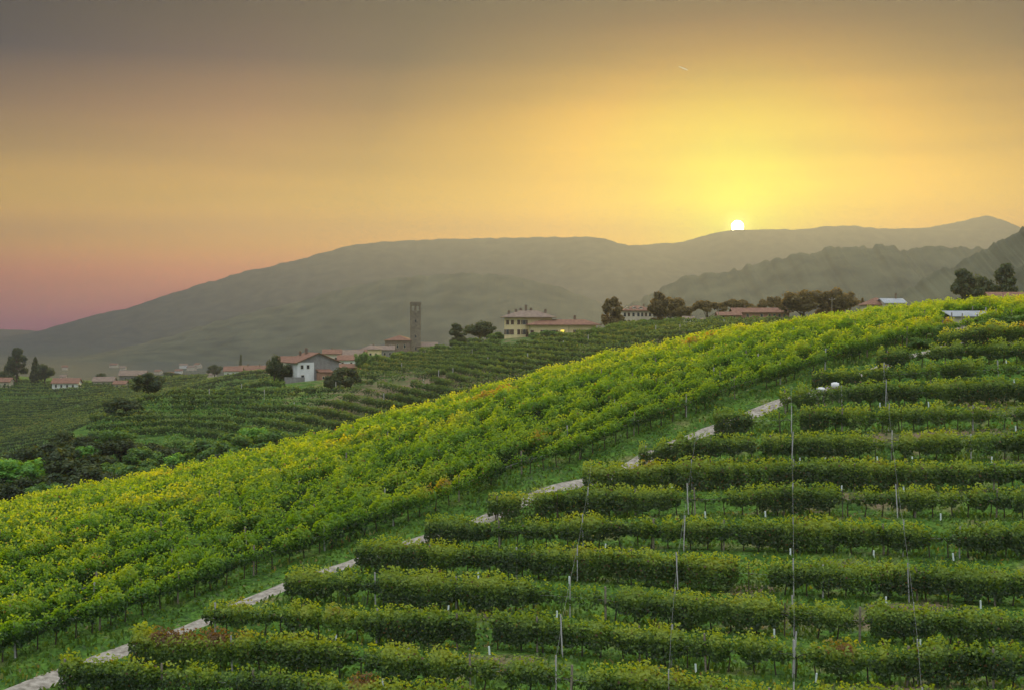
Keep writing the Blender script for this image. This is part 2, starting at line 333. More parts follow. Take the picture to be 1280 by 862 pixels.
ctrl += [(-250,300,-45),(-420,600,-62),(300,250,2),(350,450,0),(420,800,-40),(-200,180,-48),(-250,0,-55),(300,0,-45),(0,-200,-60)]
A = np.array(ctrl); TS = 100.0
def kern(r2): return np.where(r2 > 0, .5 * r2 * np.log(np.maximum(r2, 1e-12)), 0)
TX = A[:, :2] / TS; TN = len(A)
K = kern(((TX[:, None] - TX[None]) ** 2).sum(-1)) + np.eye(TN) * 2e-4
Q = np.hstack([np.ones((TN, 1)), TX]); M = np.zeros((TN + 3, TN + 3)); M[:TN, :TN] = K; M[:TN, TN:] = Q; M[TN:, :TN] = Q.T
TW = np.linalg.solve(M, np.concatenate([A[:, 2], np.zeros(3)]))
def g0(x, y):
    x = np.asarray(x, float); y = np.asarray(y, float); sh = x.shape; p = np.stack([x.ravel(), y.ravel()], 1) / TS; out = np.empty(len(p))
    for i in range(0, len(p), 20000):
        q = p[i:i+20000]; out[i:i+20000] = kern(((q[:, None] - TX[None]) ** 2).sum(-1)) @ TW[:TN] + TW[TN] + q @ TW[TN+1:]
    out = out.reshape(sh)
    d = np.hypot(x * .9, y - 300); t = np.clip((d - 960) / 350, 0, 1); t = t*t*(3-2*t)
    return out * (1 - t) + -72.0 * t
# path centre line as a smooth curve
PC = np.array([P(*p)[:2] for p in PATH]); 
PC = np.vstack([PC[0] + (PC[0] - PC[1]) * 4, PC, PC[-1] + (PC[-1] - PC[-2]) * 3])
def resample(pl, step):
    d = np.r_[0, np.cumsum(np.hypot(*np.diff(pl, axis=0).T))]; s = np.arange(0, d[-1], step)
    return np.stack([np.interp(s, d, pl[:, i]) for i in range(pl.shape[1])], 1)
def smooth(pl, it=30):
    pl = pl.copy()
    for _ in range(it): pl[1:-1] = (pl[:-2] + 2 * pl[1:-1] + pl[2:]) / 4
    return pl
PC = smooth(resample(PC, 1.0), 60)
tang = np.gradient(PC, axis=0); tang /= np.hypot(*tang.T)[:, None]; nrm = np.stack([-tang[:, 1], tang[:, 0]], 1)   # left of the path
def path_side(x, y):
    """signed distance: positive on the left (big field) side"""
    x = np.asarray(x, float).ravel(); y = np.asarray(y, float).ravel(); out = np.empty(len(x))
    for i in range(0, len(x), 20000):
        dx = x[i:i+20000, None] - PC[None, :, 0]; dy = y[i:i+20000, None] - PC[None, :, 1]
        j = (dx*dx + dy*dy).argmin(1); r = np.arange(len(j))
        out[i:i+20000] = dx[r, j] * nrm[j, 0] + dy[r, j] * nrm[j, 1]
    return out
RU = np.linspace(-200, 1500, 60)
def q_index(x, y):
    """fractional terrace number"""
    u = x / np.maximum(y, 1) * F + 640
    Dk = np.array([r[0] for r in ROWS]); yy = y - (1000 - u) * .012
    return np.interp(yy, Dk, np.arange(len(Dk)), left=-1, right=-1)
def gz(x, y):
    x = np.asarray(x, float); y = np.asarray(y, float); z = g0(x, y); sh = x.shape
    xr, yr, zr = x.ravel(), y.ravel(), z.ravel().copy()
    m = (yr > 55) & (yr < 165) & (np.abs(xr) < 110)
    if m.any():
        s = path_side(xr[m], yr[m]); q = q_index(xr[m], yr[m]); f = q - np.floor(q)
        w = np.clip((-s - 1.8) / 2.0, 0, 1) * (q > 0) * (q < len(ROWS) - 1.01)
        st = np.clip((f - .38) / .42, 0, 1); st = st*st*(3-2*st)
        stp = np.interp(q, [0, 5, 8, 13], [.8, 1.3, 1.6, 1.7])
        zr[m] += w * (st - f) * stp * .85
        off = np.abs(s)
    zr += .10 * fbm(xr / 5, yr / 5, 3, 3) * np.clip(yr / 60, 0, 1)
    far = np.clip((yr - 230) / 100, 0, 1); zr += far * .5 * fbm(xr / 25, yr / 25, 3, 9)
    return zr.reshape(sh)
def gz1(x, y): return float(gz(np.array([x]), np.array([y]))[0])
def axis(segs):
    a = [segs[0][0]]
    for lo, hi, st in segs:
        a += list(np.arange(a[-1] + st, hi + 1e-6, st))
    return np.array(a)
gx = axis([(-1500,-560,50),(-560,-130,12),(-130,-60,4),(-60,90,1.1),(90,170,4),(170,400,15),(400,1500,50)])
gy = axis([(-500,-40,40),(-40,55,8),(55,170,.5),(170,215,1.5),(215,560,3.5),(560,1120,8),(1120,1700,40)])
GX, GY = np.meshgrid(gx, gy); GZ = gz(GX, GY)
nx_, ny_ = len(gx), len(gy); ii = (np.arange(ny_ - 1)[:, None] * nx_ + np.arange(nx_ - 1)[None]).ravel()
U = GX / np.maximum(GY, 1) * F + 640
dry = np.zeros_like(GX)
def spot(u, v_D, ru, rD, k):
    global dry
    dry += k * np.exp(-((U - u) / ru) ** 2 - ((GY - v_D) / rD) ** 2)
for a in [(520,385,90,35,.30),(430,345,60,25,.2),(860,360,200,40,.18),(600,330,60,20,.2),(1240,127,40,3,.5),(1270,150,30,4,.5),(940,94,60,1.5,.35),(920,73,50,1.5,.5),(1250,116,30,2,.3),(610,90,30,2,.3),(1050,89,170,1.6,.30),(1120,108,200,1.5,.3),(760,101,120,1.3,.25),(1150,120,160,2,.35),(620,83,90,1.2,.25),(1080,77,180,1.6,.3),(1000,560,400,60,.3),(300,500,250,60,.06),(700,420,330,90,.20)]: spot(*a)
terr = link('ground', mesh_np('ground', np.stack([GX.ravel(), GY.ravel(), GZ.ravel()], 1), np.stack([ii, ii+1, ii+nx_+1, ii+nx_], 1), GROUND, True, {'dry': ('POINT', dry.ravel())}), kind='structure')
# wide valley floor to the horizon
xs = np.linspace(-9900, 9900, 90); ys = np.linspace(-3000, 9200, 90); PX, PY = np.meshgrid(xs, ys)
PZ = -75 + 5 * fbm(PX / 900, PY / 900, 3, 4) ; ii = (np.arange(89)[:, None] * 90 + np.arange(89)[None]).ravel()
link('valley_floor', mesh_np('valley_floor', np.stack([PX.ravel(), PY.ravel(), PZ.ravel()], 1), np.stack([ii, ii+1, ii+91, ii+90], 1), PLAINM, True), kind='structure')
# ------------------------------------------------------------------ mountains
def mountain(name, pts, D, depth, rough, seed, foot=-78.0, D2=None, spur=.12):
    """a wooded ridge: crest through (u, v) at distance D, slopes down to the plain on both sides"""
    us = np.linspace(pts[0][0], pts[-1][0], 420); vs_ = np.interp(us, [p[0] for p in pts], [p[1] for p in pts])
    ker = np.hanning(13); ker /= ker.sum(); vs_ = np.convolve(np.pad(vs_, 6, mode='edge'), ker, 'valid')
    Dd = D + (np.linspace(0, 1, 420) * ((D2 or D) - D)) + D * .02 * np.sin(us / 90 + seed)
    cx = (us - 640) / F * Dd; cyy = Dd; cz = -(vs_ - V0) / F * Dd
    cz += 1.7 * rough * fbm(us / 9, us * 0, 6, seed)
    T = np.concatenate([np.linspace(-1, 0, 42), np.linspace(0, 1, 16)[1:]])
    TT, I = np.meshgrid(T, np.arange(420), indexing='ij')
    x = cx[I] + 0 * TT; y = cyy[I] + TT * depth
    prof = 1 - np.abs(TT) ** .96; H = (cz[I] - foot)
    n = fbm(x / (depth * .16) + TT * .5, y / (depth * .28), 4, seed + 20)
    z = foot + H * prof + n * H * spur * (1 - prof ** 3) * np.clip(prof * 4, 0, 1) + rough * .5 * fbm(x / (depth * .09), y / (depth * .09), 3, seed + 5) * np.clip(np.abs(TT) * 8, 0, 1)
    m = len(T); k = (np.arange(m - 1)[:, None] * 420 + np.arange(419)[None]).ravel()
    return link(name, mesh_np(name, np.stack([x.ravel(), y.ravel(), z.ravel()], 1), np.stack([k, k+1, k+421, k+420], 1), MOUNT, True), kind='structure')
mountain('mountain_far', [(560,330),(700,312),(790,307),(850,303),(900,289.5),(922,287),(945,287),(1000,287),(1035,283),(1060,282),(1100,286),(1160,286),(1230,286),(1500,288)], 7700, 1100, 3, 1)
mountain('mountain_peak', [(1080,300),(1130,288),(1170,283),(1200,277),(1235,269),(1255,276),(1285,288),(1330,300),(1400,330)], 8000, 700, 3, 8)
mountain('mountain_back', [(20,440),(60,414),(90,403),(130,390),(160,386),(200,371),(250,356),(300,341),(350,330),(400,317),(440,306),(500,301),(560,299),(640,297),(740,296),(770,302),(800,311),(850,322),(960,340),(1100,370)], 6900, 1100, 4, 2)
mountain('mountain_front', [(60,462),(130,442),(200,424),(250,408),(300,394),(350,382),(400,369),(440,358),(480,350),(530,344),(580,341),(640,345),(690,356),(740,374),(790,392),(850,415),(900,440)], 3500, 620, 3, 3)
mountain('hills_left', [(-300,420),(-120,414),(-20,411),(20,412),(50,414),(90,417),(150,420),(240,424)], 7900, 400, 2, 4)
mountain('mountain_right', [(700,440),(750,405),(782,384),(800,373),(830,357),(860,345),(880,341),(905,342),(930,334),(960,326),(1000,317),(1030,311),(1060,311),(1100,308),(1140,312),(1170,307),(1200,309),(1225,311),(1300,318),(1400,320)], 2700, 560, 5, 5, spur=.03)
mountain('mountain_near', [(1030,430),(1080,392),(1120,368),(1150,352),(1180,337),(1210,321),(1240,306),(1280,287),(1330,262),(1400,235)], 1650, 420, 3, 6, D2=1450, spur=.03)
mountain('hill_spur', [(1120,430),(1160,398),(1200,378),(1240,356),(1280,332),(1340,300),(1400,280)], 1150, 300, 2, 7, D2=1050, spur=.03)
# haze: one even volume round everything
hb = MB(); hb.box(-10000, 10000, -3200, 9400, -90, 628)
def _haze(t, out):
    p = N(t, 'ShaderNodeVolumePrincipled'); p.inputs['Color'].default_value = (.128, .158, .295, 1); p.inputs['Density'].default_value = HAZE; p.inputs['Anisotropy'].default_value = .6
    t.links.new(p.outputs[0], out.inputs['Volume'])
HZM = mat('haze_air', _haze)
hz = hb.build('haze', HZM, kind='stuff')
# ------------------------------------------------------------------ path
hw = .85; L_, R_ = [], []
pcs = PC[(PC[:, 1] > 40) & (PC[:, 1] < 190)]; 
tn = np.gradient(pcs, axis=0); tn /= np.hypot(*tn.T)[:, None]; nn = np.stack([-tn[:, 1], tn[:, 0]], 1)
cols = np.linspace(-1, 1, 7); edge = 1 + .32 * fbm(np.arange(len(pcs)) / 3, np.zeros(len(pcs)), 3, 2)
pv = np.stack([np.stack([pcs[:, 0] + nn[:, 0] * hw * c * edge, pcs[:, 1] + nn[:, 1] * hw * c * edge], 1) for c in cols], 1)
pz = gz(pv[..., 0], pv[..., 1]) + .045 + np.array([-.06, .0, .02, .01, .02, .0, -.06])
k = (np.arange(len(pcs) - 1)[:, None] * 7 + np.arange(6)[None]).ravel()
link('path', mesh_np('path', np.concatenate([pv, pz[..., None]], 2).reshape(-1, 3), np.stack([k, k+1, k+8, k+7], 1), PATHM, True), kind='structure')

# ------------------------------------------------------------------ leaves
def leaf_quads(c, nrm_, size, asp=.85):
    """one small folded leaf face per point"""
    n_ = nrm_ / np.maximum(np.linalg.norm(nrm_, axis=1), 1e-6)[:, None]
    r = rng.normal(size=n_.shape); a = np.cross(n_, r); a /= np.maximum(np.linalg.norm(a, axis=1), 1e-6)[:, None]; b = np.cross(n_, a)
    s = size[:, None] * .5
    V = np.stack([c + a * s * 1.15, c + b * s * asp, c - a * s, c - b * s * asp], 1).reshape(-1, 3)
    Fq = np.arange(len(c) * 4).reshape(-1, 4); return V, Fq
def row_leaves(pl, z, per_m, leaf, H=2.0, bot=.75, wid=.55, seed=0, thin=None, shoots=.3, wob=.18, var=1.6):
    """canopy of a trained vine row along the polyline pl"""
    d = np.r_[0, np.cumsum(np.hypot(*np.diff(pl, axis=0).T))]; Ltot = d[-1]; n_ = int(Ltot * per_m)
    if n_ < 5: return None
    s = rng.uniform(0, Ltot, n_)
    clump = fbm(s / .9, s * 0 + seed, 3, seed); slow = fbm(s / 4.5, s * 0 + 3 * seed, 3, seed + 9)
    lump = vnoise(s / .38, s * 0, seed + 17) - .5
    keep = rng.uniform(size=n_) < np.clip(.9 + var * clump + .8 * slow, .08, 1)
    if thin is not None:
        keep &= rng.uniform(size=n_) < thin(np.interp(s, d, pl[:, 0]), np.interp(s, d, pl[:, 1]))
    s = s[keep]; clump = clump[keep]; slow = slow[keep]; lump = lump[keep]; n_ = len(s)
    x = np.interp(s, d, pl[:, 0]); y = np.interp(s, d, pl[:, 1]); zz = np.interp(s, d, z)
    tx = np.interp(s, d, np.gradient(pl[:, 0], d)); ty = np.interp(s, d, np.gradient(pl[:, 1], d)); nx, ny = -ty, tx
    top = H + .30 * lump + wob * 1.6 * clump + wob * 1.2 * slow; bt = bot - .45 * clump - .5 * slow + .25 * fbm(s / .45, s * 0 + 7, 2, seed + 4)
    ang = rng.uniform(-.25, math.pi + .25, n_); rad = rng.uniform(.72, 1.06, n_)
    zc = top - .45; w = wid * (1 + .5 * clump + .35 * lump)
    lat = np.cos(ang) * w * rad; up = np.sin(ang) * .45 * rad
    drop = rng.uniform(size=n_) < .55                                     # hanging curtain on both sides
    lat = np.where(drop, np.sign(rng.uniform(-1, 1, n_)) * w * rng.uniform(.55, 1.0, n_), lat)
    h = np.where(drop, bt + (zc - bt) * rng.uniform(0, 1, n_) ** .8, zc + up)
    sh = rng.uniform(size=n_) < shoots * .25; h = np.where(sh, top - .1 + rng.uniform(0, 1, n_) ** 1.6 * .55, h); lat = np.where(sh, rng.normal(0, .2, n_), lat)
    lat += .12 * fbm(s / 2.2, s * 0, 2, seed + 6)
    c = np.stack([x + nx * lat, y + ny * lat, zz + h], 1)
    nr = np.stack([nx * lat / wid * 1.2, ny * lat / wid * 1.2, np.where(drop, .35, .5 + up * 2)], 1) + rng.normal(0, .55, (n_, 3))
    V, Fq = leaf_quads(c, nr, leaf * rng.uniform(.65, 1.3, n_))
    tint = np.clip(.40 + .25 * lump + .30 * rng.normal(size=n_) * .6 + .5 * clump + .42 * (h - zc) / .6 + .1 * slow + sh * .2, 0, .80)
    dead = rng.uniform(size=n_) < .010 + .03 * (slow > .3); tint = np.where(dead, rng.uniform(.98, 1.4, n_), tint)
    return V, Fq, tint
def trunk_meshes():
    out = []
    for i in range(5):
        m = MB(); h = 1.15
        a, b = random.uniform(-.12, .12), random.uniform(-.1, .1)
        m.tube([(0, 0, -.15), (a * .5, b * .5, .3), (a, b, .7), (a * .6, b, h)], [.055, .045, .04, .035], 5)
        m.tube([(a * .7, b, h - .12), (a + .25, b, h + .12), (a + .6, b, h + .2)], [.03, .025, .018], 4)
        m.tube([(a * .7, b, h - .12), (a - .22, b, h + .1), (a - .55, b, h + .16)], [.03, .025, .018], 4)
        out.append(m.mesh('trunk', VBARK))
    return out
TRUNKS = trunk_meshes()
def post_mesh(h, r, m_):
    m = MB(); m.box(-r, r, -r, r, -.3, h); return m.mesh('post', m_)
POST_W = post_mesh(2.15, .05, WOODP); POST_C = post_mesh(2.15, .045, CONC); POST_T = post_mesh(2.5, .032, CONC); POST_R = post_mesh(2.0, .03, RUST)
def ordinal(i): return ['first','second','third','fourth','fifth','sixth','seventh','eighth','ninth','tenth','eleventh','twelfth','thirteenth','fourteenth','fifteenth','sixteenth','seventeenth','eighteenth','nineteenth','twentieth','twenty-first','twenty-second','twenty-third','twenty-fourth','twenty-fifth','twenty-sixth','twenty-seventh','twenty-eighth','twenty-ninth','thirtieth','thirty-first','thirty-second','thirty-third','thirty-fourth','thirty-fifth','thirty-sixth','thirty-seventh','thirty-eighth','thirty-ninth','fortieth','forty-first','forty-second','forty-third','forty-fourth','forty-fifth','forty-sixth','forty-seventh','forty-eighth','forty-ninth','fiftieth'][i]
def vine_row(name, label, group, segs, material, per_m, leaf, H=2.0, bot=.75, wid=.55, seed=0, thin=None, trunk_step=None, posts=None, wire=True, wob=.18, var=1.5):
    """segs: list of polylines (n,2). posts: list of (x, y, mesh)"""
    p0 = segs[0][len(segs[0]) // 2]; base = np.array([p0[0], p0[1], gz1(p0[0], p0[1])])
    root = empty(name, tuple(base), label=label, cat='vine row', group=group)
    Vs, Fs, Ts, b = [], [], [], 0
    w_ = MB(); nt_ = 0
    for j, pl in enumerate(segs):
        z = gz(pl[:, 0], pl[:, 1])
        r = row_leaves(pl, z, per_m, leaf, H, bot, wid, seed + 31 * j, thin, wob=wob, var=var)
        if r is None: continue
        Vs.append(r[0] - base); Fs.append(r[1] + b); Ts.append(r[2]); b += len(r[0])
        if wire:
            pts = [(pl[i, 0] - base[0], pl[i, 1] - base[1], z[i] - base[2] + 1.25) for i in range(0, len(pl), max(1, len(pl) // 30))]
            if len(pts) > 1: w_.tube(pts, .012, 3, False)
        if trunk_step:
            d = np.r_[0, np.cumsum(np.hypot(*np.diff(pl, axis=0).T))]; s = np.arange(.5, d[-1], trunk_step); s = s + rng.uniform(-.2, .2, len(s))
            for q in s:
                if nt_ >= 98: break
                x, y = np.interp(q, d, pl[:, 0]), np.interp(q, d, pl[:, 1])
                if thin is not None and rng.uniform() > thin(x, y): continue
                t_ = link('trunk', random.choice(TRUNKS), root, (x - base[0], y - base[1], float(np.interp(q, d, z)) - base[2]))
                dx, dy = np.interp(q, d, np.gradient(pl[:, 0], d)), np.interp(q, d, np.gradient(pl[:, 1], d))
                t_.rotation_euler = (0, 0, math.atan2(dy, dx) + (math.pi if random.random() < .5 else 0)); t_.scale = (1, 1, random.uniform(.9, 1.1)); nt_ += 1
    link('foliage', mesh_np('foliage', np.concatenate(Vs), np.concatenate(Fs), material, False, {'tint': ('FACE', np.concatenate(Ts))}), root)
    if wire and w_.v: w_.build('wire', WIRE, root)
    for x, y, me in posts or []:
        o = link('post', me, root, (x - base[0], y - base[1], gz1(x, y) - base[2]))
        o.rotation_euler = (random.uniform(-.04, .04), random.uniform(-.05, .05), random.uniform(0, 1.5))
    return root
# right field: the terraces. Slanting lines of tall posts climb through the rows
ALIGN = [  # (u, v) along each climbing line of tall posts
    [(993,862),(992,700),(990,600),(989,520),(988,460)],
    [(1152,862),(1138,740),(1122,640),(1112,560),(1101,470)],
    [(836,862),(846,740),(858,660),(872,560)],
    [(695,862),(721,735),(735,640),(742,590)]]
GAPS = {2: [(594,616,.05)], 3: [(688,742,.3)], 4: [(922,962,.15),(1050,1100,.45)], 6: [(650,668,.2)], 9: [(940,1000,.12),(1060,1085,.5)], 10: [(1010,1060,.35)], 8: [(1200,1245,.45)], 7: [(930,960,.5)], 11: [(1150,1175,.4),(1215,1290,.35)]}
right_names = ['lowest terrace vine row, cut off by the bottom right corner', 'terrace vine row whose left end stands at the bottom of the gravel path', 'terrace vine row with one clear gap beside a pale post, third from bottom',
    'terrace vine row with a tall concrete post in its thin stretch, fourth from the bottom', 'terrace vine row broken by two bare brown stretches, fifth from the bottom', 'long unbroken dense terrace vine row, sixth from the bottom',
    'terrace vine row starting with a separate leafy clump by the path, seventh from the bottom', 'terrace vine row running level right of the gravel path, eighth from the bottom', 'terrace vine row halfway up the right slope, ninth from the bottom',
    'patchy terrace vine row beginning with a clump hanging over the path, tenth from the bottom', 'terrace vine row just below the white drums, eleventh from the bottom', 'short terrace vine row above the white drums, third from the top of the slope',
    'short terrace vine row, second from the top of the right slope', 'topmost short terrace vine row beside the low pale roof']
row_curve = {}
for k, (D0, pl) in enumerate(ROWS):
    u0 = pl[0][0] + 7; us = np.arange(u0, 1345, 5.0); Dk = row_D(k, us) + .5 * fbm(us / 160, us * 0, 2, k + 50)
    xy = np.stack([(us - 640) / F * Dk, Dk], 1); xy = resample(xy, .5); row_curve[k] = xy
    def thin(x, y, k=k):
        u = np.asarray(x) / np.asarray(y) * F + 640; w = np.ones_like(u)
        for a, b_, f in GAPS.get(k, []): w = np.where((u > a) & (u < b_), f, w)
        return w
    posts = []
    for al in ALIGN:
        al_v = [p[1] for p in al][::-1]; al_u = [p[0] for p in al][::-1]
        vk = np.interp(900, [p[0] for p in pl], [p[1] for p in pl]) + 30
        if vk < al_v[0] - 10: continue
        ua = np.interp(vk, al_v, al_u)
        if ua < u0 + 15: continue
        Da = float(row_D(k, ua)) - .25; posts.append(((ua - 640) / F * Da, Da, POST_T))
    for q in np.arange(1.0, len(xy) * .5 - 1, 5.2):
        x, y = xy[int(q * 2)]; x += random.uniform(-.8, .8)
        posts.append((x, y - .12, random.choice([POST_W, POST_W, POST_C, POST_R])))
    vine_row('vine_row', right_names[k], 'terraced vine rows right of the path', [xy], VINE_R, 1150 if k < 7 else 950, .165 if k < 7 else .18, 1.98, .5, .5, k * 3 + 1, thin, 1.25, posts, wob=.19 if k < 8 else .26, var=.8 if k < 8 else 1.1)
# big left field: rows parallel to the path
def off_curve(p):
    c = PC + nrm * p; return smooth(c, 10)
i_row = 0
for i in range(22):
    p = 4.4 + 2.6 * i + (.25 * math.sin(i * 2.1)); c = off_curve(p)
    c[:, 0] += .25 * fbm(np.arange(len(c)) / 9, np.zeros(len(c)), 2, i)
    u = c[:, 0] / np.maximum(c[:, 1], 1) * F + 640; rD = np.interp(u, [r[0] for r in RIDGE], [r[2] for r in RIDGE])
    m = (u > -45) & (u < 1330) & (c[:, 1] > 58) & (c[:, 1] < rD + 9)
    idx = np.where(m)[0]
    if len(idx) < 6: continue
    cc = c[idx[0]:idx[-1] + 1]; cc = cc[m[idx[0]:idx[-1] + 1]]
    cc = resample(cc, .5)
    posts = [(x, y, random.choice([POST_W, POST_W, POST_C])) for x, y in cc[6::13]]
    if i > 2: posts = posts[(i % 3)::2]
    th_ = None
    if i == 0: th_ = lambda x, y: np.where(vnoise(np.asarray(x) / 1.8, np.asarray(y) / 5., 5) > .30, 1.0, .35)
    if i > 0: th_ = lambda x, y: np.where((np.asarray(x) / np.asarray(y) * F + 640 > 1178) & (np.asarray(x) / np.asarray(y) * F + 640 < 1250) & (np.asarray(y) > 152) & (np.asarray(y) < 173), 0.0, 1.0)
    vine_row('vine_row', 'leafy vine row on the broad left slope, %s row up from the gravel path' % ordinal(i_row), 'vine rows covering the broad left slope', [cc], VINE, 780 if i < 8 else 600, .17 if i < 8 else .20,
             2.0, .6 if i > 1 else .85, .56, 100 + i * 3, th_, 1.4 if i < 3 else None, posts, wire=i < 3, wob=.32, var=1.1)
    i_row += 1
# wires that climb the slope over the tall posts
for al, nm in zip(ALIGN, ['thin stay wire climbing straight up through the rows below the white drums', 'thin stay wire slanting up through the rows nearest the right edge', 'thin stay wire climbing from the bottom edge left of centre of the right field', 'short stay wire leftmost of the climbing wires, near the row with the clear gap']):
    pts = []
    for k, (D0, pl) in enumerate(ROWS):
        vk = np.interp(900, [p[0] for p in pl], [p[1] for p in pl]) + 30
        if vk < al[-1][1] - 10: continue
        ua = np.interp(vk, [p[1] for p in al][::-1], [p[0] for p in al][::-1])
        if ua < pl[0][0] + 15: continue
        Da = float(row_D(k, ua)) - .25; x = (ua - 640) / F * Da; pts.append(Vector((x, Da, gz1(x, Da) + 2.4)))
    full = []
    for a, b_ in zip(pts[:-1], pts[1:]):
        for t in np.linspace(0, 1, 6)[:-1]: q = a.lerp(b_, t); q.z -= .35 * 4 * t * (1 - t) * .5; full.append(q)
    full.append(pts[-1]); m = MB(); m.tube([q - full[0] for q in full], .006, 4)
    o = m.build('stay_wire', WIRE, None, label=nm, cat='wire', group='stay wires climbing the terraces'); o.location = full[0]
# plastic guards round young vines
gm = MB(); gm.tube([(0, 0, -.05), (0, 0, .5)], [.06, .055], 8); GM = gm.mesh('vine_guard', GUARD)
for k, u in [(1,478),(1,760),(1,1105),(2,420),(2,612),(2,870),(2,1020),(3,560),(3,696),(3,968),(3,1150),(4,598),(4,712),(4,1108),(4,1226),(5,757),(5,988),(5,1092),(5,1192),(6,882),(6,957),(6,1176),(7,1052),(7,1130),(8,1000),(8,1031),(8,1097),(8,1140),(8,1240),(9,1270),(10,1161),(10,1100),(11,1268),(12,1258),(7,840),(1,690)]:
    D = float(row_D(k, u)) - .9; x = (u - 640) / F * D
    o = link('vine_guard', GM, None, (x, D, gz1(x, D)), label='short pale plastic guard tube round a young vine in the terrace grass', cat='vine guard', group='pale guard tubes under the terraced rows')
    o.rotation_euler = (random.uniform(-.08, .08), random.uniform(-.1, .1), 0)
# two white drums
for u, D, s, lb in [(1044,131.6,.45,'rounded white drum standing among the upper terrace rows, the taller of two'), (1026,131.2,.35,'squat white drum on the upper terrace, the smaller of two')]:
    x = (u - 640) / F * D; root = empty('drum', (x, D, gz1(x, D)), label=lb, cat='drum', group='white drums on the terrace')
    m = MB(); m.tube([(0,0,0),(0,0,.06),(0,0,.45*s),(0,0,.9*s),(0,0,1.0*s)], [.30,.36,.38,.36,.22], 14); m.build('shell', PLW, root, True)
    m = MB(); m.tube([(0,0,1.0*s),(0,0,1.08*s)], [.16,.15], 12); m.build('lid', GUARD, root)
    root.location.z += 1.3
    m = MB(); [m.box(a-.04,a+.04,b_-.04,b_+.04,-1.4,0) for a in (-.3,.3) for b_ in (-.3,.3)]; m.box(-.42,.42,-.42,.42,-.08,0); m.build('stand', WOODP, root)
# grass tufts on verges and terraces
def scatter_grass(n_, cond, name, size, hgt):
    x = rng.uniform(-60, 75, n_); y = rng.uniform(60, 165, n_); u = x / y * F + 640
    ok = (u > -30) & (u < 1310); x, y = x[ok], y[ok]; s = path_side(x, y); ok = cond(s, x, y); x, y = x[ok], y[ok]
    z = gz(x, y); n1 = len(x); c = np.stack([x, y, z], 1)
    a = rng.uniform(0, 2 * math.pi, n1); w = size * rng.uniform(.5, 1.5, n1); h = hgt * rng.uniform(.4, 1.7, n1) * (1 + fbm(x / 3, y / 3, 2, 1))
    ax = np.stack([np.cos(a), np.sin(a), 0 * a], 1) * w[:, None]; tip = np.stack([rng.normal(0, .08, n1), rng.normal(0, .08, n1), h], 1)
    V = np.stack([c - ax, c + ax, c + ax * .5 + tip, c - ax * .5 + tip], 1).reshape(-1, 3)
    tint = np.clip(.45 + .25 * rng.normal(size=n1) + .3 * fbm(x / 4, y / 4, 3, 8), 0, .9); dd = rng.uniform(size=n1) < .05; tint[dd] = 1
    return V, np.arange(n1 * 4).reshape(-1, 4), tint
V1, F1, T1 = scatter_grass(170000, lambda s, x, y: ((s < -.72) & (y < 158)) | ((s > .72) & (s < 9)), 'g', .09, .16)
link('grass', mesh_np('grass', V1, F1, GRASS_L, False, {'tint': ('FACE', T1)}), label='green grass on the verge and between the terraced vine rows', kind='stuff')

# ------------------------------------------------------------------ vine terraces of the hills behind
def contours(us, D0, D1, step, levels, vmax):
    Dg = np.arange(D0, D1, 2.0); UU, DD = np.meshgrid(us, Dg, indexing='ij'); Z = g0((UU - 640) / F * DD, DD)
    half = Z[:, Dg < (D0 + D1) / 2 + 10]; st = half.argmin(1); out = []
    for Lv in levels:
        segs, cur = [], []
        for i, u in enumerate(us):
            zc = Z[i, st[i]:]; w = np.where((zc[1:] >= Lv) & (zc[:-1] < Lv))[0]; D = None
            if len(w):
                j = st[i] + w[0]; D = Dg[j] + 2 * (Lv - Z[i, j]) / (Z[i, j+1] - Z[i, j])
                if V0 - Lv / D * F > vmax(u): D = None
            if D is None or (cur and abs(D - cur[-1][1]) > .035 * D):
                if len(cur) > 6: segs.append(np.array(cur))
                cur = []
            if D is not None: cur.append(((u - 640) / F * D, D))
        if len(cur) > 6: segs.append(np.array(cur))
        out.append([resample(smooth(s_, 6), 1.0) for s_ in segs])
    return out
vmB = lambda u: np.interp(u, [-40, 0, 130, 200, 300, 380, 450, 700], [592, 590, 558, 556, 556, 545, 565, 700])
lvB = np.concatenate([np.arange(-31, -20, 1.0), np.arange(-20, -4, 1.0), np.arange(-4, .3, .55)])
CB = contours(np.arange(-40, 1180, 5.0), 232, 520, 2, lvB[::-1], vmB)
k = 0
for segs in CB:
    segs = [s_ for s_ in segs if len(s_) > 14]
    if not segs: continue
    def thinB(x, y):
        u = x / y * F + 640; w = np.where(vnoise(x / 9, y / 9, 3) > .28, 1, .35)
        w = np.where((u > 624) & (u < 760) & (y > 440), .0, w); w = np.where((u > 355) & (u < 445) & (y > 385), 0, w)
        w = np.where(np.exp(-((u - 500) / 80) ** 2 - ((y - 385) / 30) ** 2) > .45, w * .45, w); return w
    vine_row('vine_row', 'thin dark vine row on the hill below the villa, %s terrace from the top' % ordinal(k), 'vine terraces on the villa hill', segs, VINE_FAR, 85, .42, 2.0, .4, .75, 300 + k, thinB, wire=False, wob=.3, var=.6)
    k += 1
uc = np.arange(-45, 425, 5.0); dc = np.arange(300, 1090, 5.0); UC, DC = np.meshgrid(uc, dc, indexing='ij')
VC = V0 - g0((UC - 640) / F * DC, DC) / DC * F; HC = np.minimum.accumulate(VC, axis=1)       # horizon line met so far along each sight line
k = 0
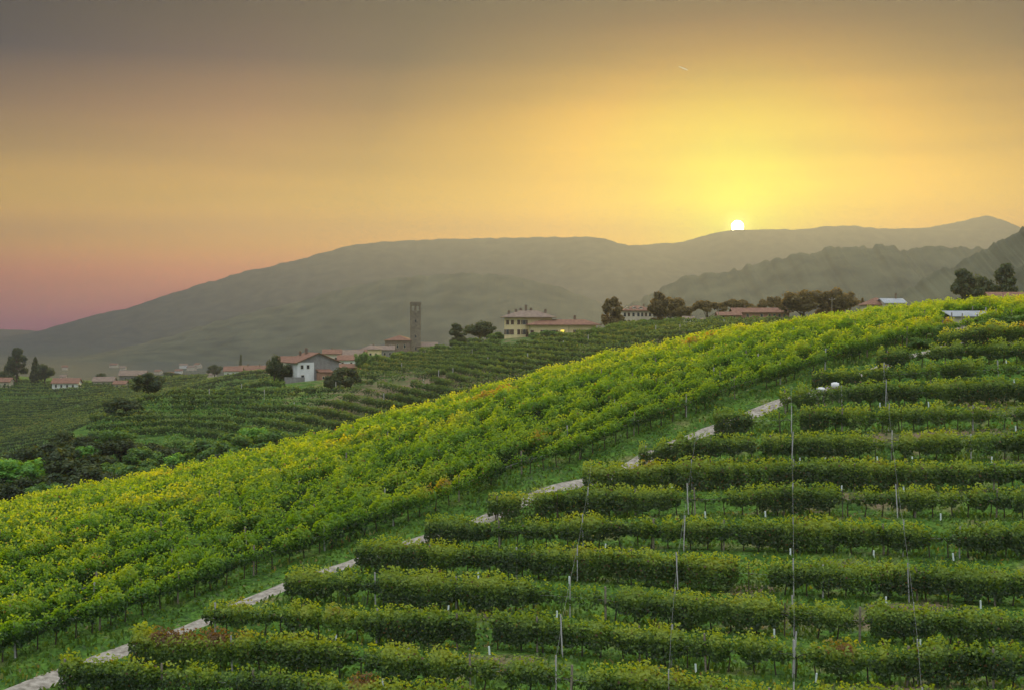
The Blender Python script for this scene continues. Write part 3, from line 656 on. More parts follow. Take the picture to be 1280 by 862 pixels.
for D0 in np.arange(1030, 590, -13.5):
    segs, cur = [], []
    for iu, u in enumerate(uc):
        D = D0 + 26 * math.sin(u / 120 + D0 / 90) - .10 * u; jd = int(np.clip((D - 300) / 5, 0, len(dc) - 1))
        near = HC[iu, :max(1, jd - 3)].min(); ok = VC[iu, jd] < near + 4 and not (u > 260 and D > 960)
        if ok: cur.append(((u - 640) / F * D, D))
        if (not ok or iu == len(uc) - 1) and cur:
            if len(cur) > 5: segs.append(resample(np.array(cur), 2.0))
            cur = []
    if not segs: continue
    vine_row('vine_row', 'hazy vine row on the far left ridge under the small houses, %s from the top' % ordinal(k), 'vine terraces on the far left ridge', segs, VINE_FAR, 30, .8, 2.5, .2, 1.0, 400 + k, lambda x, y: np.where(vnoise(x / 30, y / 30, 5) > .22, 1, .25), wire=False, wob=.35, var=.6)
    k += 1
# ------------------------------------------------------------------ trees
def crown_mesh(kind, seed, mtl, nl=4200):
    r_ = np.random.default_rng(seed); cl = []
    def put(cx, cy_, cz, rad): cl.append((cx, cy_, cz, rad))
    if kind == 'round':
        for _ in range(34):
            d = r_.normal(size=3); d /= np.linalg.norm(d); q = r_.uniform(.45, .85); put(d[0]*.40*q, d[1]*.40*q, .60 + d[2]*.34*q, r_.uniform(.09, .16))
    elif kind == 'umbrella':
        for _ in range(32):
            a = r_.uniform(0, 6.28); q = r_.uniform(0, 1) ** .5; put(math.cos(a)*.52*q, math.sin(a)*.52*q, .62 + .26*(1-q*q) + r_.uniform(-.1, .05), r_.uniform(.08, .13))
    elif kind == 'conifer':
        for t in np.linspace(.12, .97, 22):
            for _ in range(3):
                a = r_.uniform(0, 6.28); q = (1 - t) ** .75 * .30 * r_.uniform(.5, 1.1); put(math.cos(a)*q, math.sin(a)*q, t, .045 + .07 * (1 - t))
    elif kind == 'loose':
        for _ in range(46):
            a = r_.uniform(0, 6.28); t = r_.uniform(.22, 1); q = .34 * math.sin(min(1, (1.08 - t) * 1.6) * 1.57) * r_.uniform(.3, 1); put(math.cos(a)*q, math.sin(a)*q, t - .06, r_.uniform(.06, .12))
    else:  # bush
        for _ in range(30):
            d = r_.normal(size=3); d /= np.linalg.norm(d); q = r_.uniform(.4, .85); put(d[0]*.6*q, d[1]*.6*q, max(.1, .45 + d[2]*.42*q), r_.uniform(.12, .22))
    cl = np.array(cl); w = cl[:, 3] ** 2; j = r_.choice(len(cl), nl, p=w / w.sum())
    d = r_.normal(size=(nl, 3)); d /= np.linalg.norm(d, axis=1)[:, None]; rad = cl[j, 3] * r_.uniform(.6, 1.12, nl)
    c = cl[j, :3] + d * rad[:, None] * np.array([1, 1, .85]); V, Fq = leaf_quads(c, d + r_.normal(0, .5, (nl, 3)) + [0, 0, .3], r_.uniform(.035, .065, nl) * (1.25 if kind == 'bush' else 1))
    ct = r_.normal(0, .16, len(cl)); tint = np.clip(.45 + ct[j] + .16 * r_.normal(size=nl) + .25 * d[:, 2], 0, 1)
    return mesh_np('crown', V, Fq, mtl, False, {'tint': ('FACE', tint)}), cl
TC = {}
def tree_proto(kind, variant, mtl):
    key = (kind, variant, mtl.name)
    if key not in TC:
        me, cl = crown_mesh(kind, variant * 13 + len(kind), mtl); m = MB(); h = .92 if kind == 'conifer' else (.55 if kind != 'bush' else .3)
        m.tube([(0, 0, -.04), (.008, .005, h * .35), (-.008, .01, h * .7), (0, 0, h)], [.030, .022, .016, .007], 7)
        if kind != 'conifer':
            for q in cl[:9]:
                z0 = h * random.uniform(.3, .8); m.tube([(0, 0, z0), (q[0]*.5, q[1]*.5, (z0 + q[2]) / 2 + .02), (q[0], q[1], q[2])], [.013, .008, .004], 5)
        TC[key] = (me, m.mesh('trunk', BARK, True))
    return TC[key]
tree_no = 0
def tree(name, kind, mtl, label, u, D, vtop, wpx, cat='tree', group=None, vbase=None, variant=None):
    """stands on the terrain at (u, D); its top reaches vtop, its crown is wpx wide"""
    global tree_no
    tree_no += 1; x = (u - 640) / F * D; z = gz1(x, D)
    zt = -(vtop - V0) / F * D
    h = max(zt - z, 1.0) * 1.07 if vbase is None else (vbase - vtop) / F * D
    natw = {'round': .76, 'umbrella': 1.08, 'conifer': .55, 'loose': .62, 'bush': 1.15}[kind]; sx = 1.12 * wpx / F * D / natw
    if group and 'skyline' in group: sx *= 1.12; h *= 1.1
    root = empty(name, (x, D, z - .1), random.uniform(0, 6.28), label=label, cat=cat, group=group); root.scale = (sx, sx, h)
    cm, tm = tree_proto(kind, variant if variant is not None else tree_no % 3, mtl)
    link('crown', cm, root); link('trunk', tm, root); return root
T = tree
# skyline trees on the villa hill
g = 'trees on the skyline right of the villa'
T('tree','loose',TREE_B,'tall dark tree standing just left of the pale house with dormers',766,478,376,22,group=g)
T('tree','loose',TREE_B,'tall loose tree, left one of the brown cluster right of the dormer house',823,478,371,20,group=g)
T('tree','round',TREE_B,'broad rusty tree in the brown cluster right of the dormer house',838,482,372,30,group=g)
T('tree','round',TREE_B,'lower rounded tree on the right side of the brown cluster',853,472,384,24,group=g)
T('umbrella_pine','umbrella',TREE_B,'dome-shaped brown tree directly below the setting sun, left of the pole',884,470,379,34,group=g)
T('umbrella_pine','umbrella',TREE_B,'wide flat-domed tree just right of the utility pole',918,474,377,36,group=g)
T('tree','round',TREE_B,'small low tree between the two domed trees and the long red house',943,468,384,20,group=g)
T('umbrella_pine','umbrella',TREE_B,'low domed tree rising behind the long red house',966,485,375,30,group=g)
T('tree','round',TREE_B,'largest round orange-brown tree on the skyline, right of the long red house',1004,455,363,44,group=g)
T('tree','loose',TREE_B,'slender tree, left one of the pair right of the largest round tree',1035,455,369,22,group=g)
T('tree','round',TREE_B,'bushy tree, right one of the pair right of the largest round tree',1054,452,365,28,group=g)
T('conifer_tree','conifer',TREE_B,'tiny pointed conifer between the tree pair and the pale-roofed house',1078,450,377,9,group=g)
T('tree','loose',TREE_D,'grey-green feathery tree on the crest near the right edge, left of the pair',1206,400,344,30,group=g)
T('tree','round',TREE_D,'low rounded tree between the two crest trees at the right edge',1228,405,350,26,group=g)
T('tree','loose',TREE_D,'open-crowned tree rightmost on the crest',1255,400,341,30,group=g)
g = 'trees left of the villa'
T('tree','loose',TREE_D,'small airy tree left of the big round one beside the villa',571,508,405,20,group=g)
T('tree','round',TREE_D,'big round dark tree beside the left corner of the villa',600,500,402,34,group=g)
T('bush','bush',TREE_M,'low shrub between the big round tree and the villa wall',621,492,414,18,'bush',g)
for u, v, w, lb in [(668,414,16,'pale green shrub in front of the door side of the villa wing'),(683,411,14,'tufted agave-like shrub below the middle window of the villa wing'),(693,413,22,'dark rounded shrub under the lit window of the villa'),(712,415,16,'low hedge shrub right of the lit window'),(738,415,18,'shrub at the right corner of the villa wing')]:
    T('bush','bush',TREE_M,lb,u,467,v,w,'bush','shrubs in front of the villa')
T('bush','bush',TREE_M,'green shrub at the foot of the pale house with dormers',806,462,398,16,'bush')
T('bush','bush',TREE_M,'wide shrub left of the pale house below the tall dark tree',778,462,401,16,'bush')
# around the white farmhouse
g = 'trees round the white farmhouse'
T('tree','round',TREE_D,'upright dark tree left of the white farmhouse',343,428,444,18,group=g)
T('tree','round',TREE_D,'spreading dark tree between the upright tree and the white farmhouse',357,432,452,22,group=g)
T('bush','bush',TREE_D,'brownish thicket in front of the grey gable of the farmhouse',432,405,455,34,'bush',g)
T('bush','bush',TREE_D,'dark bush at the right foot of the farmhouse annex',414,400,466,20,'bush',g)
T('tree','round',TREE_M,'leafy tree rising between the village roofs',452,520,437,16,group=g)
T('bush','bush',TREE_M,'bushy green clump on the crest left of the church',470,495,440,22,'bush',g)
T('bush','bush',TREE_M,'hedge-like clump on the crest below the church tower',503,500,437,26,'bush',g)
T('bush','bush',TREE_M,'rounded clump on the crest right of the church tower',548,510,430,24,'bush',g)
T('tree','round',TREE_D,'lone dark tree with rounded crown on the terrace edge, left of the farmhouse',185,385,465,34)
T('bush','bush',TREE_D,'large almost black bush on the flank below the lone tree',152,352,494,48,'bush')
# far left ridge
g = 'trees on the far left ridge'
T('tree','loose',TREE_D,'tallest dark tree at the far left, above the hazy vineyard',21,1006,438,22,group=g)
T('conifer_tree','conifer',TREE_D,'dark conifer right of the tallest far left tree',44,1010,448,13,group=g)
T('tree','round',TREE_D,'low dark tree touching the white house on the far left ridge',56,998,455,20,group=g)
T('bush','bush',TREE_D,'dark hedge at the very left edge of the far ridge',5,998,462,22,'bush',g)
T('bush','bush',TREE_D,'round bush right of the far left white house',126,998,464,16,'bush',g)
T('bush','bush',TREE_D,'flat-topped thicket in the middle of the far left ridge',172,1037,461,28,'bush',g)
T('bush','bush',TREE_D,'bush right of the flat-topped thicket on the far ridge',214,1037,464,24,'bush',g)
T('tree','round',TREE_D,'small tree left of the two hazy village houses',268,1053,455,16,group=g)
T('tree','conifer',TREE_D,'tiny pointed tree rising behind the two hazy village houses',301,1138,446,7,group=g)
# wooded gully at the lower left
g = 'trees crowding the wooded gully at the left'
gl = [
 ('bright green tree, leftmost in the gully', TREE_L, 18, 290, 566, 62), ('dark tree behind the leftmost bright one', TREE_D, 62, 298, 552, 52), ('almost black tree in the darkest part of the gully', TREE_D, 92, 283, 562, 58),
 ('bright fresh green tree near the middle of the gully', TREE_L, 112, 300, 553, 30), ('tall pale green tree below the large black bush', TREE_M, 150, 305, 533, 42), ('mid green tree right of the tall pale green one', TREE_M, 178, 300, 558, 40),
 ('light green bushy tree right of centre in the gully, touching the vineyard edge', TREE_L, 224, 300, 563, 34), ('spreading dark green tree behind the light bushy one', TREE_M, 255, 315, 548, 46), ('low green tree at the right end of the gully', TREE_M, 290, 312, 545, 48),
 ('bright green tree at the upper right end of the gully', TREE_L, 318, 325, 530, 34), ('dark green tree right of the bright upper one', TREE_M, 345, 325, 536, 36)]
def fit(u, D, vt, w):
    while D > 228 and V0 - gz1((u - 640) / F * D, D) / D * F - vt < .92 * w: D -= 2
    return D
for lb, mt, u, D, vt, w in gl: T('tree', 'round', mt, lb, u, fit(u, D, vt, w * 1.1), vt, w * 1.1, group=g)
for u, D, vt, w in [(-5,300,572,50),(40,280,585,40),(70,275,590,46),(118,275,582,44),(140,285,575,40),(165,285,580,40),(195,290,574,36),(205,308,556,34),(270,300,566,36),(240,325,548,30),(130,315,546,34),(30,310,558,44),(100,310,545,36),(305,308,556,40),(330,315,552,34),(362,318,546,30),(375,330,538,26),(190,318,552,32),(80,322,540,30),(10,322,566,34),(-20,290,590,50),(20,270,598,44),(55,270,600,44),(95,270,600,40),(150,275,592,38),(180,280,588,34),(215,285,580,34),(245,290,574,34),(285,300,566,30),(315,308,556,30),(75,300,572,40),(120,290,566,40),(50,315,560,40),(160,318,548,32),(222,322,546,28),(290,330,540,24),(392,330,538,22)]:
    T('tree', 'round', random.choice([TREE_D, TREE_D, TREE_M]), 'dark leafy tree merging into the crowded wooded gully below the terraces', u, fit(u, D, vt, w * 1.1), vt, w * 1.1, group=g)
tx = rng.uniform(-110, 5, 60000); ty = rng.uniform(225, 345, 60000); tu = tx / ty * F + 640; tz = gz(tx, ty); tv = V0 - tz / ty * F
ok = (tu > -50) & (tu < 400) & (tv > np.vectorize(vmB)(tu) - 2) & (fbm(tx / 6, ty / 6, 2, 12) > -.25); tx, ty, tz = tx[ok], ty[ok], tz[ok]
hh = rng.uniform(0, 1, len(tx)) ** .6 * (1.8 + 2.2 * fbm(tx / 5, ty / 5, 3, 14)).clip(.3); tb = fbm(tx / 5, ty / 5, 2, 15)
Vt, Ft = leaf_quads(np.stack([tx, ty, tz + hh], 1), rng.normal(0, .6, (len(tx), 3)) + [0, 0, .8], rng.uniform(.35, .65, len(tx)))
link('undergrowth', mesh_np('undergrowth', Vt, Ft, TREE_M, False, {'tint': ('FACE', np.clip(.4 + tb * .6 + .15 * rng.normal(size=len(tx)), 0, 1))}), label='tangled green undergrowth filling the wooded gully', kind='stuff')
# bushes at the upper right of the terraces
for u, D, vt, w, mt, lb in [(1242,152,396,52,TREE_M,'large leafy bush behind the top terrace rows near the right edge'),(1275,154,390,40,TREE_M,'leafy bush at the right edge above the terraces'),(1180,150,402,30,TREE_M,'bush at the left end of the low pale roof'),(1150,148,420,30,TREE_M,'green bush beside the top end of the gravel path'),(1215,131,470,34,TREE_M,'bushy vine clump beside the bare brown patch at the upper right')]:
    T('bush', 'bush', mt, lb, u, D, vt, w, 'bush', 'bushes at the top of the terraces')

# ------------------------------------------------------------------ buildings
def win(root, x, z, w, h, y=0.0, shutters=True, lit=False, frame=PLC, closed=False):
    """window on the front wall; its pane and shutters are its own pieces"""
    m = MB(); t = .09
    m.box(x-w/2-t, x+w/2+t, y-.06, y+.05, z+h, z+h+t); m.box(x-w/2-t, x+w/2+t, y-.10, y+.05, z-t, z); m.box(x-w/2-t, x-w/2, y-.06, y+.05, z, z+h); m.box(x+w/2, x+w/2+t, y-.06, y+.05, z, z+h)
    f = m.build('window', frame, root)
    p = MB(); p.box(x-w/2, x+w/2, y-.02, y+.04, z, z+h)
    if closed: p.build('shutter', SHUT, f); return f
    p.build('pane', LITW if lit else GLASSD, f)
    if shutters:
        for sx in (x-w/2-t-w*.5, x+w/2+t):
            s_ = MB(); s_.box(sx, sx+w*.5, y-.08, y-.01, z, z+h); s_.build('shutter', SHUT, f)
    return f
def chimney(roof, x, y, z, h=1.2, s=.45):
    m = MB(); m.box(x-s/2, x+s/2, y-s/2, y+s/2, z-.8, z+h); m.box(x-s/2-.1, x+s/2+.1, y-s/2-.1, y+s/2+.1, z+h+.003, z+h+.13); m.box(x-s/2+.08, x+s/2-.08, y-s/2+.08, y+s/2-.08, z+h+.13, z+h+.35)
    m.box(x-s/2-.08, x+s/2+.08, y-s/2-.08, y+s/2+.08, z+h+.35, z+h+.42); return m.build('chimney', TILE2, roof)
def site(u, D, vbase=None):
    x = (u - 640) / F * D; z = gz1(x, D) if vbase is None else -(vbase - V0) / F * D
    return (x, D, z)
def house(name, label, cat, u, D, w, d, h, rz=0, wall=PLC, roofm=TILE, kind='gable', along='x', rh=1.8, wins=(), chims=(), vbase=None, group=None, over=.6):
    """u = middle of the front wall; origin there, y runs back"""
    far = 1.0
    if group == 'houses on the far left ridge': far = 1.5; D = D * 1.5
    root = empty(name, site(u, D, vbase if far == 1.0 else None), rz, label=label, cat=cat, group=group); root.scale = (far, far, far)
    m = MB(); m.box(-w/2, w/2, 0, d, -4, h)
    if kind == 'gable': m.gable_wall(-w/2 + .003, w/2 - .003, .003, d - .003, h, rh * (1 if along == 'x' else 1), along)
    m.build('wall', wall, root)
    r = MB(); sl = rh / ((d if along == 'x' else w) / 2)
    if kind == 'gable':
        o2 = over * sl
        if along == 'x': r.gable(-w/2-over, w/2+over, -over, d+over, h - o2 + .02, rh + o2, .2, 'x')
        else: r.gable(-w/2-over, w/2+over, -over, d+over, h - o2 + .02, rh + o2, .2, 'y')
    else: r.hip(-w/2-over, w/2+over, -over, d+over, h + .004, rh)
    rf = r.build('roof', roofm, root)
    for c in chims: chimney(rf, *c)
    for q in wins: win(root, *q[:4], **(q[4] if len(q) > 4 else {}))
    return root, rf
px = lambda D: D / F
# the villa: two-storey block with a long lower wing in front
D = 485; s = px(D); X = lambda u: (u - 660) * s
root = empty('villa', site(660, D, 422.5), 0, label='large yellow villa on the hilltop with a long low wing and one lit window', cat='villa')
m = MB(); m.box(X(630.5), X(690), 0, 11, -2.5, 6.9); m.build('wall', PLY, root)
m = MB(); m.box(X(661), X(744), -4.0, -.003, -2.5, 4.35); m.box(X(690)+.003, X(744), .0, 5, -2.5, 4.35); m.build('wing_wall', PLY, root)
r = MB(); r.hip(X(625.5), X(696), -1.3, 12.3, 6.93, 2.3, .22); rf = r.build('roof', TILE2, root)
for u, y, z, h in [(636,2.5,7.9,1.0),(645,4,8.6,.8),(651,6,9.0,.8),(657.5,5.5,9.2,1.7),(664,6,9.2,.7),(682,3,8.2,1.2)]: chimney(rf, X(u), y, z, h, .8)
r = MB(); r.hip(X(657), X(751), -5.2, 6.2, 4.38, 1.75, .2); rf2 = r.build('wing_roof', TILE, root); chimney(rf2, X(718.5), .5, 6.2, 1.1, .9)
for u in (634.5, 640.5, 648.5, 655.5):
    win(root, X(u), 4.6, 1.0, 1.5, closed=u < 650, shutters=u > 650); win(root, X(u), 1.2, 1.0, 1.7, closed=u in (640.5, 648.5), shutters=u in (634.5, 655.5))
for u, w, z, h, kw in [(665,1.1,.6,2.1,{'closed':True}),(680,1.2,1.5,1.2,{}),(692,1.2,1.5,1.2,{}),(702.5,1.2,1.3,1.5,{'lit':True,'shutters':False}),(720,1.0,1.5,1.3,{}),(727.5,1.0,1.5,1.3,{})]: win(root, X(u), z, w, h, y=-4.0, **kw)
m = MB(); m.box(X(658.8)-.5, X(658.8)+.5, -.06, .02, 0, 2.1); m.build('door', SHUT, root)
m = MB(); m.tube([(X(662.2), -4.08, 0), (X(662.2), -4.08, 4.3)], .06, 6); m.tube([(X(710.5), -4.08, 0), (X(710.5), -4.08, 4.3)], .06, 6); m.build('downpipe', RUST, root)
# pale house with dormers
D = 492; h_, rf = house('house', 'pale house with a red dormered roof beside the tall dark tree', 'house', 797, D, 10.4, 8, 4.9, 0, PLC, TILE, 'hip', rh=1.7, vbase=406.5,
    wins=[(x, z, .8, 1.3, {'closed': x in (-3, 2.9), 'shutters': False}) for x in (-4.4, -3, -1.4, .3, 1.6, 2.9, 4.3) for z in (.5, 3.0)], chims=[(2.5, 4, 6.2, .8)])
for x in (-3.4, -1.1, 1.2):
    m = MB(); m.box(x-.55, x+.55, .4, 2.8, 5.1, 5.9); m.gable(x-.75, x+.75, .25, 3, 5.9, .4, .12, 'y'); m.build('dormer', PLC, rf)
# long red house under the trees
house('house', 'long low terracotta-walled house under the domed trees, below the sun', 'house', 952, 462, 18, 7, 2.6, 0, BRICK, TILE, 'gable', 'x', 1.3, [(x, 1.0, .8, 1.0, {'shutters': False}) for x in (-7, -4.5, 0, 2.6, 4.2, 5.8, 7.4)], [(-5, 3, 3.6, 1.0)], vbase=400.5)
house('shed', 'low pink-walled outbuilding left of the long low house', 'shed', 912, 458, 7, 5, 1.8, 0, BRICK, TILE, 'gable', 'x', .9, [(-2, .6, .8, .8, {'shutters': False}), (1.5, .6, .8, .8, {'shutters': False})], vbase=401)
house('shed', 'small white outbuilding at the foot of the brown tree cluster', 'shed', 861, 455, 2.8, 3, 1.7, 0, PLW, TILE2, 'gable', 'x', .6, [(0, .5, .6, .7, {'shutters': False})], vbase=405)
house('shed', 'tiny white hut right of the brown tree cluster', 'shed', 881, 455, 1.6, 2, 1.2, 0, PLW, TILE2, 'gable', 'x', .4, [(0, .3, .4, .5, {'shutters': False})], vbase=404.5)
# houses beyond the near crest
house('house', 'white-roofed building end showing just above the vine crest, right of the trees', 'house', 1119, 430, 6.4, 6, 4.9, .15, PLC, METR, 'gable', 'x', 1.2, [(-1.5, 3.2, .7, .9, {'shutters': False}), (1.2, 3.2, .7, .9, {'shutters': False})], [(1.5, 3, 6.6, .9)], vbase=399)
house('house', 'brown tiled roof showing above the vine crest, left of the white roof', 'house', 1100, 432, 7.5, 7, 4.2, .1, PLC, TILE, 'hip', 'x', 2.2, [(-2, 2.6, .7, .9, {'shutters': False}), (1, 2.6, .7, .9, {'shutters': False})], vbase=399)
house('house', 'red roofed house under the rightmost crest trees', 'house', 1264, 370, 10, 7, 5.2, 0, BRICK, TILE, 'gable', 'x', 1.5, [(-3, 2.8, .8, 1, {'shutters': False}), (0, 2.8, .8, 1, {'shutters': False}), (3, 2.8, .8, 1, {'shutters': False})], vbase=398)
# white farmhouse: gable front, white on the left and grey on the right
D = 430; s = px(D); rzf = R(28)
root = empty('farmhouse', site(398, D, 474), rzf, label='white farmhouse with a grey gable and red roof on the terrace edge', cat='farmhouse')
W_ = 13.2; hE = 5.2; rh = 2.7; dp = 11
m = MB(); m.box(-W_/2, -W_/2 + 5.2, 0, dp, -3, hE); m.build('white_wall', PLW, root)
m = MB(); m.box(-W_/2 + 5.203, W_/2, .003, dp, -3, hE)
m.gable_wall(-W_/2 + .01, W_/2 - .01, .01, dp - .01, hE, rh, 'y'); m.build('grey_wall', PLG, root)
r = MB(); o2 = .8 * rh / (W_/2); r.gable(-W_/2-.8, W_/2+.8, -.6, dp+.6, hE - o2 + .03, rh + o2, .22, 'y'); rf = r.build('roof', TILE, root)
chimney(rf, -1.2, 7.5, hE + 2.3, 1.5, .7); chimney(rf, -2.6, 9, hE + 1.8, 1.1, .6)
win(root, -W_/2 + 1.4, 3.3, .8, 1.1, shutters=False); win(root, -W_/2 + 3.3, 3.3, .8, 1.1, shutters=False); win(root, -W_/2 + 1.6, -.2, .9, 1.6, shutters=False)
m = MB(); m.box(-.6, 3.4, -3.2, -.01, -2.5, 2.2); m.build('annex_wall', BRICK, root)
m = MB(); m.add([(-.9,-3.6,2.2),(3.7,-3.6,2.2),(3.7,-.01,3.0),(-.9,-.01,3.0),(-.9,-3.6,2.35),(3.7,-3.6,2.35),(3.7,-.01,3.15),(-.9,-.01,3.15)], [(0,3,2,1),(4,5,6,7),(0,1,5,4),(1,2,6,5),(2,3,7,6),(3,0,4,7)]); m.build('annex_roof', TILE, root)
win(root, .4, .2, .6, .8, y=-3.2, shutters=False)
m = MB(); m.box(-6, 0, -.15, .15, -1, 1.1); m.box(-6.05, 0.05, -.2, .2, 1.103, 1.2)
o = m.build('garden_wall', PLG, None, label='low grey garden wall left of the white farmhouse', cat='wall'); o.location = site(381, 425, 476); o.rotation_euler.z = .1
# village behind
g = 'village houses round the church'
def wn(xs, zs, w=.9, h=1.2, **k): return [(x, z, w, h, dict(shutters=False, **k)) for x in xs for z in zs]
house('house', 'long weathered-roof house directly behind the farmhouse', 'house', 428, 600, 15.5, 9, 5.2, -.1, PLC, TILE2, 'gable', 'x', 2.6, wn((-5, -2, 1, 4.5), (2.6,)), [(-4, 4, 7.2, 1)], vbase=461, group=g)
house('house', 'bright white-fronted house right of the farmhouse gable', 'house', 434, 560, 7, 7, 4.6, .12, PLW, TILE, 'gable', 'x', 1.6, wn((-1.8, 1.6), (2.4, .2), .8, 1.2), vbase=464, group=g)
house('house', 'small house with a red lean-to below the white-fronted house', 'house', 436, 520, 8, 5, 2.4, 0, BRICK, TILE, 'gable', 'x', 1.1, wn((-2, 1.5), (.5,), .8, 1.0), vbase=467, group=g)
house('house', 'distant reddish roof left behind the farmhouse', 'house', 371, 640, 16, 9, 5.2, .15, PLC, TILE, 'gable', 'x', 2.2, wn((-5, -1, 3), (2.4,)), [(3, 4, 6.8, .9)], vbase=466, group=g)
house('house', 'squarish ochre house with hipped roof on the crest left of the church', 'house', 463, 640, 8.5, 8, 6.2, 0, PLY, TILE2, 'hip', 'x', 1.8, wn((-2.4, 0, 2.4), (3.4, .6)), [(1, 4, 7.4, .9)], vbase=454, group=g)
house('house', 'narrow brown house between the ochre house and the long roof', 'house', 449, 625, 5.5, 7, 5.6, .05, PLC, TILE, 'gable', 'x', 1.6, wn((-1.2, 1.2), (3.0, .4)), vbase=458, group=g)
house('house', 'low stone house directly left of the church on the crest', 'house', 480, 665, 9, 7, 4.2, .05, PLG, TILE2, 'gable', 'x', 1.7, wn((-2.5, .3, 2.8), (1.6,)), [(2, 3, 5.2, .9)], vbase=448, group=g)
house('house', 'pale house peeping out between the long roof and the white-fronted house', 'house', 415, 585, 7, 6, 6.4, .1, PLC, TILE, 'gable', 'x', 1.5, wn((-1.6, 1.6), (3.6,)), [(0, 3, 7.4, 1.0)], vbase=461, group=g)
g = 'houses on the far left ridge'
house('house', 'small white house, left one of the two hazy houses before the village', 'house', 291, 700, 8.5, 8, 3.6, .1, PLW, TILE, 'gable', 'x', 2.0, wn((-2.4, .2, 2.6), (1.2,)), vbase=467.5, group=g)
house('house', 'red roofed cream house, right one of the two hazy houses before the village', 'house', 315, 715, 14.5, 9, 5.0, -.05, PLC, TILE, 'gable', 'x', 2.8, wn((-5, -2, 1, 4.6), (2.6,)), [(-3, 4, 7.2, 1.1), (3, 4, 7.2, 1.1)], vbase=468, group=g)
house('house', 'white house with a red roof on the far left ridge right of the dark trees', 'house', 81, 650, 11.5, 8, 2.9, .08, PLW, TILE, 'gable', 'x', 1.9, wn((-4, -1.6, 1, 3.6), (.9,), .8, 1.2), vbase=473, group=g)
house('house', 'roof just showing at the left edge of the photo', 'house', 2, 655, 7, 7, 2.6, 0, PLC, TILE, 'gable', 'x', 1.6, wn((-1.5, 1.5), (.8,), .8, 1), vbase=472, group=g)
house('house', 'low hazy brown house in the dip of the far left ridge', 'house', 129, 655, 9, 7, 2.6, .1, PLC, TILE2, 'gable', 'x', 1.7, wn((-2.4, 0, 2.4), (.8,), .8, 1), vbase=477, group=g)
house('house', 'tiny hazy cottage right of the brown house in the dip', 'house', 149, 640, 5, 6, 2.2, 0, PLC, TILE, 'gable', 'x', 1.2, wn((-1, 1), (.7,), .7, .9), vbase=479, group=g)
house('house', 'grey tiled building beside the flat-topped thicket on the far ridge', 'house', 165, 680, 12, 8, 3.2, .1, PLG, TILE2, 'gable', 'x', 2.0, wn((-3, 0, 3), (1.0,), .8, 1.1), vbase=471, group=g)
# church and its tower
house('church', 'brick church with a pitched roof left of the tall tower', 'church', 497, 700, 12.5, 14, 6.8, -.06, TILE2, TILE, 'hip', 'x', 2.3, [(-3.5, 3.2, .9, 1.6, {'shutters': False}), (0, 3.2, .9, 1.6, {'shutters': False}), (3.5, 3.2, .9, 1.6, {'shutters': False})], vbase=443)
house('house', 'low tiled building at the right foot of the church tower', 'house', 534, 702, 9.5, 9, 3.0, .05, PLC, TILE2, 'gable', 'x', 1.7, wn((-2.5, 0, 2.5), (1.0,), .8, 1.1), vbase=440)
D = 704; s = px(D); root = empty('bell_tower', site(519.3, D, 446), .12, label='tall square stone bell tower with a flat top rising above the village', cat='bell tower')
hw_ = 2.55; H1, H2, H3 = 14.0, 21.2, 26.2
m = MB(); m.box(-hw_, hw_, -hw_, hw_, -3, H1); m.box(-hw_, hw_, -hw_, hw_, H1 + .35, H2)
for sx in (-1, 1):
    for sy in (-1, 1): m.box(sx*hw_ - (.7 if sx > 0 else 0), sx*hw_ + (0 if sx > 0 else .7), sy*hw_ - (.7 if sy > 0 else 0), sy*hw_ + (0 if sy > 0 else .7), H2 + .35, H3)
for sy in (-1, 1): m.box(-hw_ + .703, hw_ - .703, sy*hw_ - (.6 if sy > 0 else 0), sy*hw_ + (0 if sy > 0 else .6), H2 + .353, H2 + 1.5); m.box(-hw_ + .703, hw_ - .703, sy*hw_ - (.6 if sy > 0 else 0), sy*hw_ + (0 if sy > 0 else .6), H3 - 1.1, H3 - .003); m.box(-.25, .25, sy*hw_ - (.6 if sy > 0 else 0), sy*hw_ + (0 if sy > 0 else .6), H2 + 1.5, H3 - 1.1)
for sx in (-1, 1): m.box(sx*hw_ - (.6 if sx > 0 else 0), sx*hw_ + (0 if sx > 0 else .6), -hw_ + .703, hw_ - .703, H2 + .353, H2 + 1.5); m.box(sx*hw_ - (.6 if sx > 0 else 0), sx*hw_ + (0 if sx > 0 else .6), -hw_ + .703, hw_ - .703, H3 - 1.1, H3 - .003)
m.build('shaft', STONE, root)
m = MB(); m.box(-hw_-.22, hw_+.22, -hw_-.22, hw_+.22, H1, H1 + .35); m.build('string_course', STONE, root)
m = MB(); m.box(-hw_-.22, hw_+.22, -hw_-.22, hw_+.22, H2, H2 + .35); m.build('string_course', STONE, root)
m = MB(); m.box(-hw_-.3, hw_+.3, -hw_-.3, hw_+.3, H3, H3 + .4); m.box(-hw_-.05, hw_+.05, -hw_-.05, hw_+.05, H3 + .4, H3 + .9); m.build('cornice', STONE, root)
m = MB(); m.tube([(0, 0, H2 + 2.0), (0, 0, H2 + 2.3), (0, 0, H2 + 3.2), (0, 0, H2 + 3.7)], [.75, .6, .45, .15], 12); m.build('bell', RUST, root, True)
for z in (3.5, 9.5, 17): win(root, 0, z, .6, 1.3, y=-hw_, shutters=False, frame=STONE)
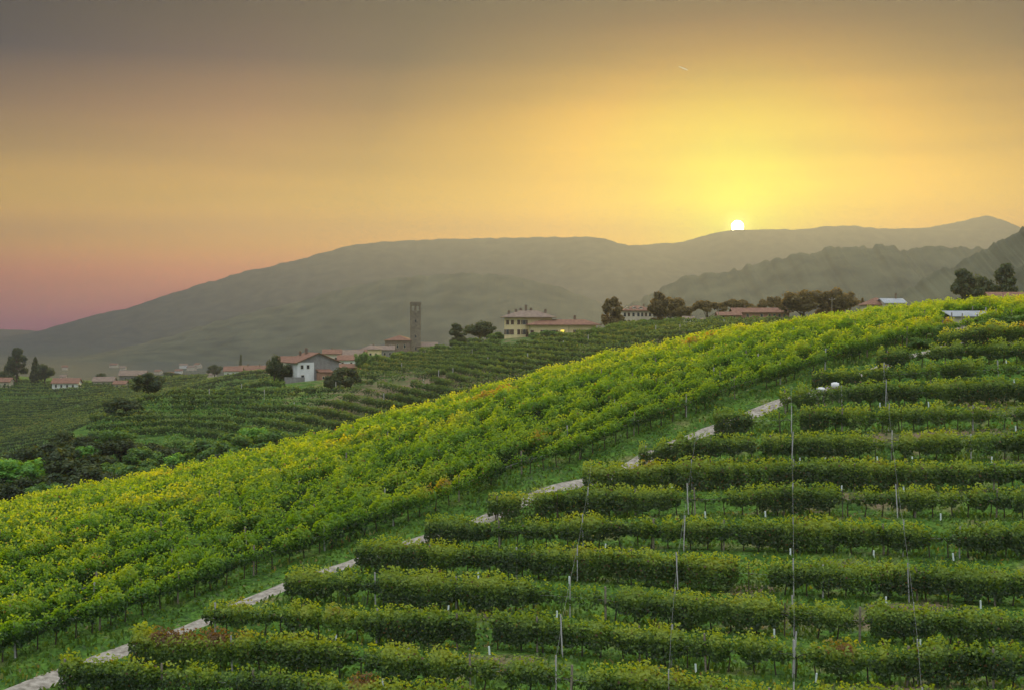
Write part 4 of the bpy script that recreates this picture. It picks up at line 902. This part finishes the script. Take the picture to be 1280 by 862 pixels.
# low building with a pale roof on the near crest
root = empty('shed', site(1214, 166), .05, label='low shed with a long pale flat roof half hidden in vines at top right', cat='shed')
zr_ = -(399 - V0) / F * 166 - root.location.z + .35
m = MB(); m.box(-2.2, 2.2, 0, 2.4, -.5, zr_ - .1); m.build('wall', PLC, root)
m = MB(); zr_ = max(zr_, .9); m.add([(-2.5,-.3,zr_-.1),(2.5,-.3,zr_-.1),(2.5,2.8,zr_+.55),(-2.5,2.8,zr_+.55),(-2.5,-.3,zr_),(2.5,-.3,zr_),(2.5,2.8,zr_+.65),(-2.5,2.8,zr_+.65)], [(0,3,2,1),(4,5,6,7),(0,1,5,4),(1,2,6,5),(2,3,7,6),(3,0,4,7)]); m.build('roof', METR, root)
m = MB(); m.box(-.5, .3, -.05, .02, -.1, min(zr_ - .3, 1.6)); m.build('door', SHUT, root)
# poles
def pole(u, D, vtop, label, arm=True):
    x, y, z = site(u, D); h = -(vtop - V0) / F * D - z; root = empty('utility_pole', (x, y, z), .2, label=label, cat='utility pole')
    m = MB(); m.tube([(0,0,-.4),(0,0,h)], [.16,.11], 8); m.build('post', WOODP, root)
    if arm:
        m = MB(); m.box(-1.0, 1.0, -.06, .06, h-.7, h-.55); m.build('crossarm', WOODP, root)
        for q in (-.9, 0, .9): m = MB(); m.tube([(q,0,h-.55),(q,0,h-.35)], [.05,.04], 6); m.build('insulator', PLW, root)
pole(898, 456, 385, 'thin utility pole between the two dome-shaped trees')
pole(735, 458, 413, 'short pale pole at the right part of the villa garden', False)
pole(1040, 440, 372, 'utility pole standing among the tree pair on the skyline')
# short pale posts standing in the vineyard of the villa hill
fm = MB(); fm.box(-.09, .09, -.09, .09, -.3, 2.6); FM = fm.mesh('vineyard_post', CONC)
for u, D in [(529,372),(548,395),(566,388),(502,440),(660,415),(590,440),(420,395),(368,352),(330,372),(302,380),(262,368),(480,350),(704,390),(820,385),(850,375),(735,400),(735,384),(660,372),(610,398),(905,400)]:
    x, y, z = site(u, D); o = link('vineyard_post', FM, None, (x, y, z), label='short pale post standing in the terraces of the villa hill', cat='post', group='pale posts on the villa hill'); o.rotation_euler = (random.uniform(-.04,.04), random.uniform(-.05,.05), 0)
# distant settlement lights its roofs on the valley floor: small pale buildings
bm_ = {}
for i in range(14):
    u = random.uniform(20, 300); D = random.uniform(1700, 2500); x = (u - 640) / F * D; w = random.uniform(8, 15); h = random.uniform(3, 5)
    root = empty('house', (x, D, -75), random.uniform(-.5, .5), label='tiny pale building far off on the hazy valley floor', cat='house', group='buildings on the hazy valley floor')
    m = MB(); m.box(-w/2, w/2, 0, 10, -6, h); m.gable_wall(-w/2 + .01, w/2 - .01, .01, 9.99, h, 2.5); m.build('wall', random.choice([PLW, PLC, PLC]), root)
    m = MB(); m.gable(-w/2-.6, w/2+.6, -.6, 10.6, h - .3, 2.8, .3); m.build('roof', random.choice([TILE, TILE2]), root)
# a faint vapour trail high above the haze
P1 = Vector(P(848, 83, 13000)); P2 = Vector(P(860, 88, 13000))
m = MB(); m.tube([Vector((0,0,0)), (P2 - P1) * .3, (P2 - P1) * .7, P2 - P1], [1, 4, 5, 2], 8)
o = m.build('vapour_trail', PLW, None, label='short white vapour trail high in the sky above the sun', cat='vapour trail'); o.location = P1
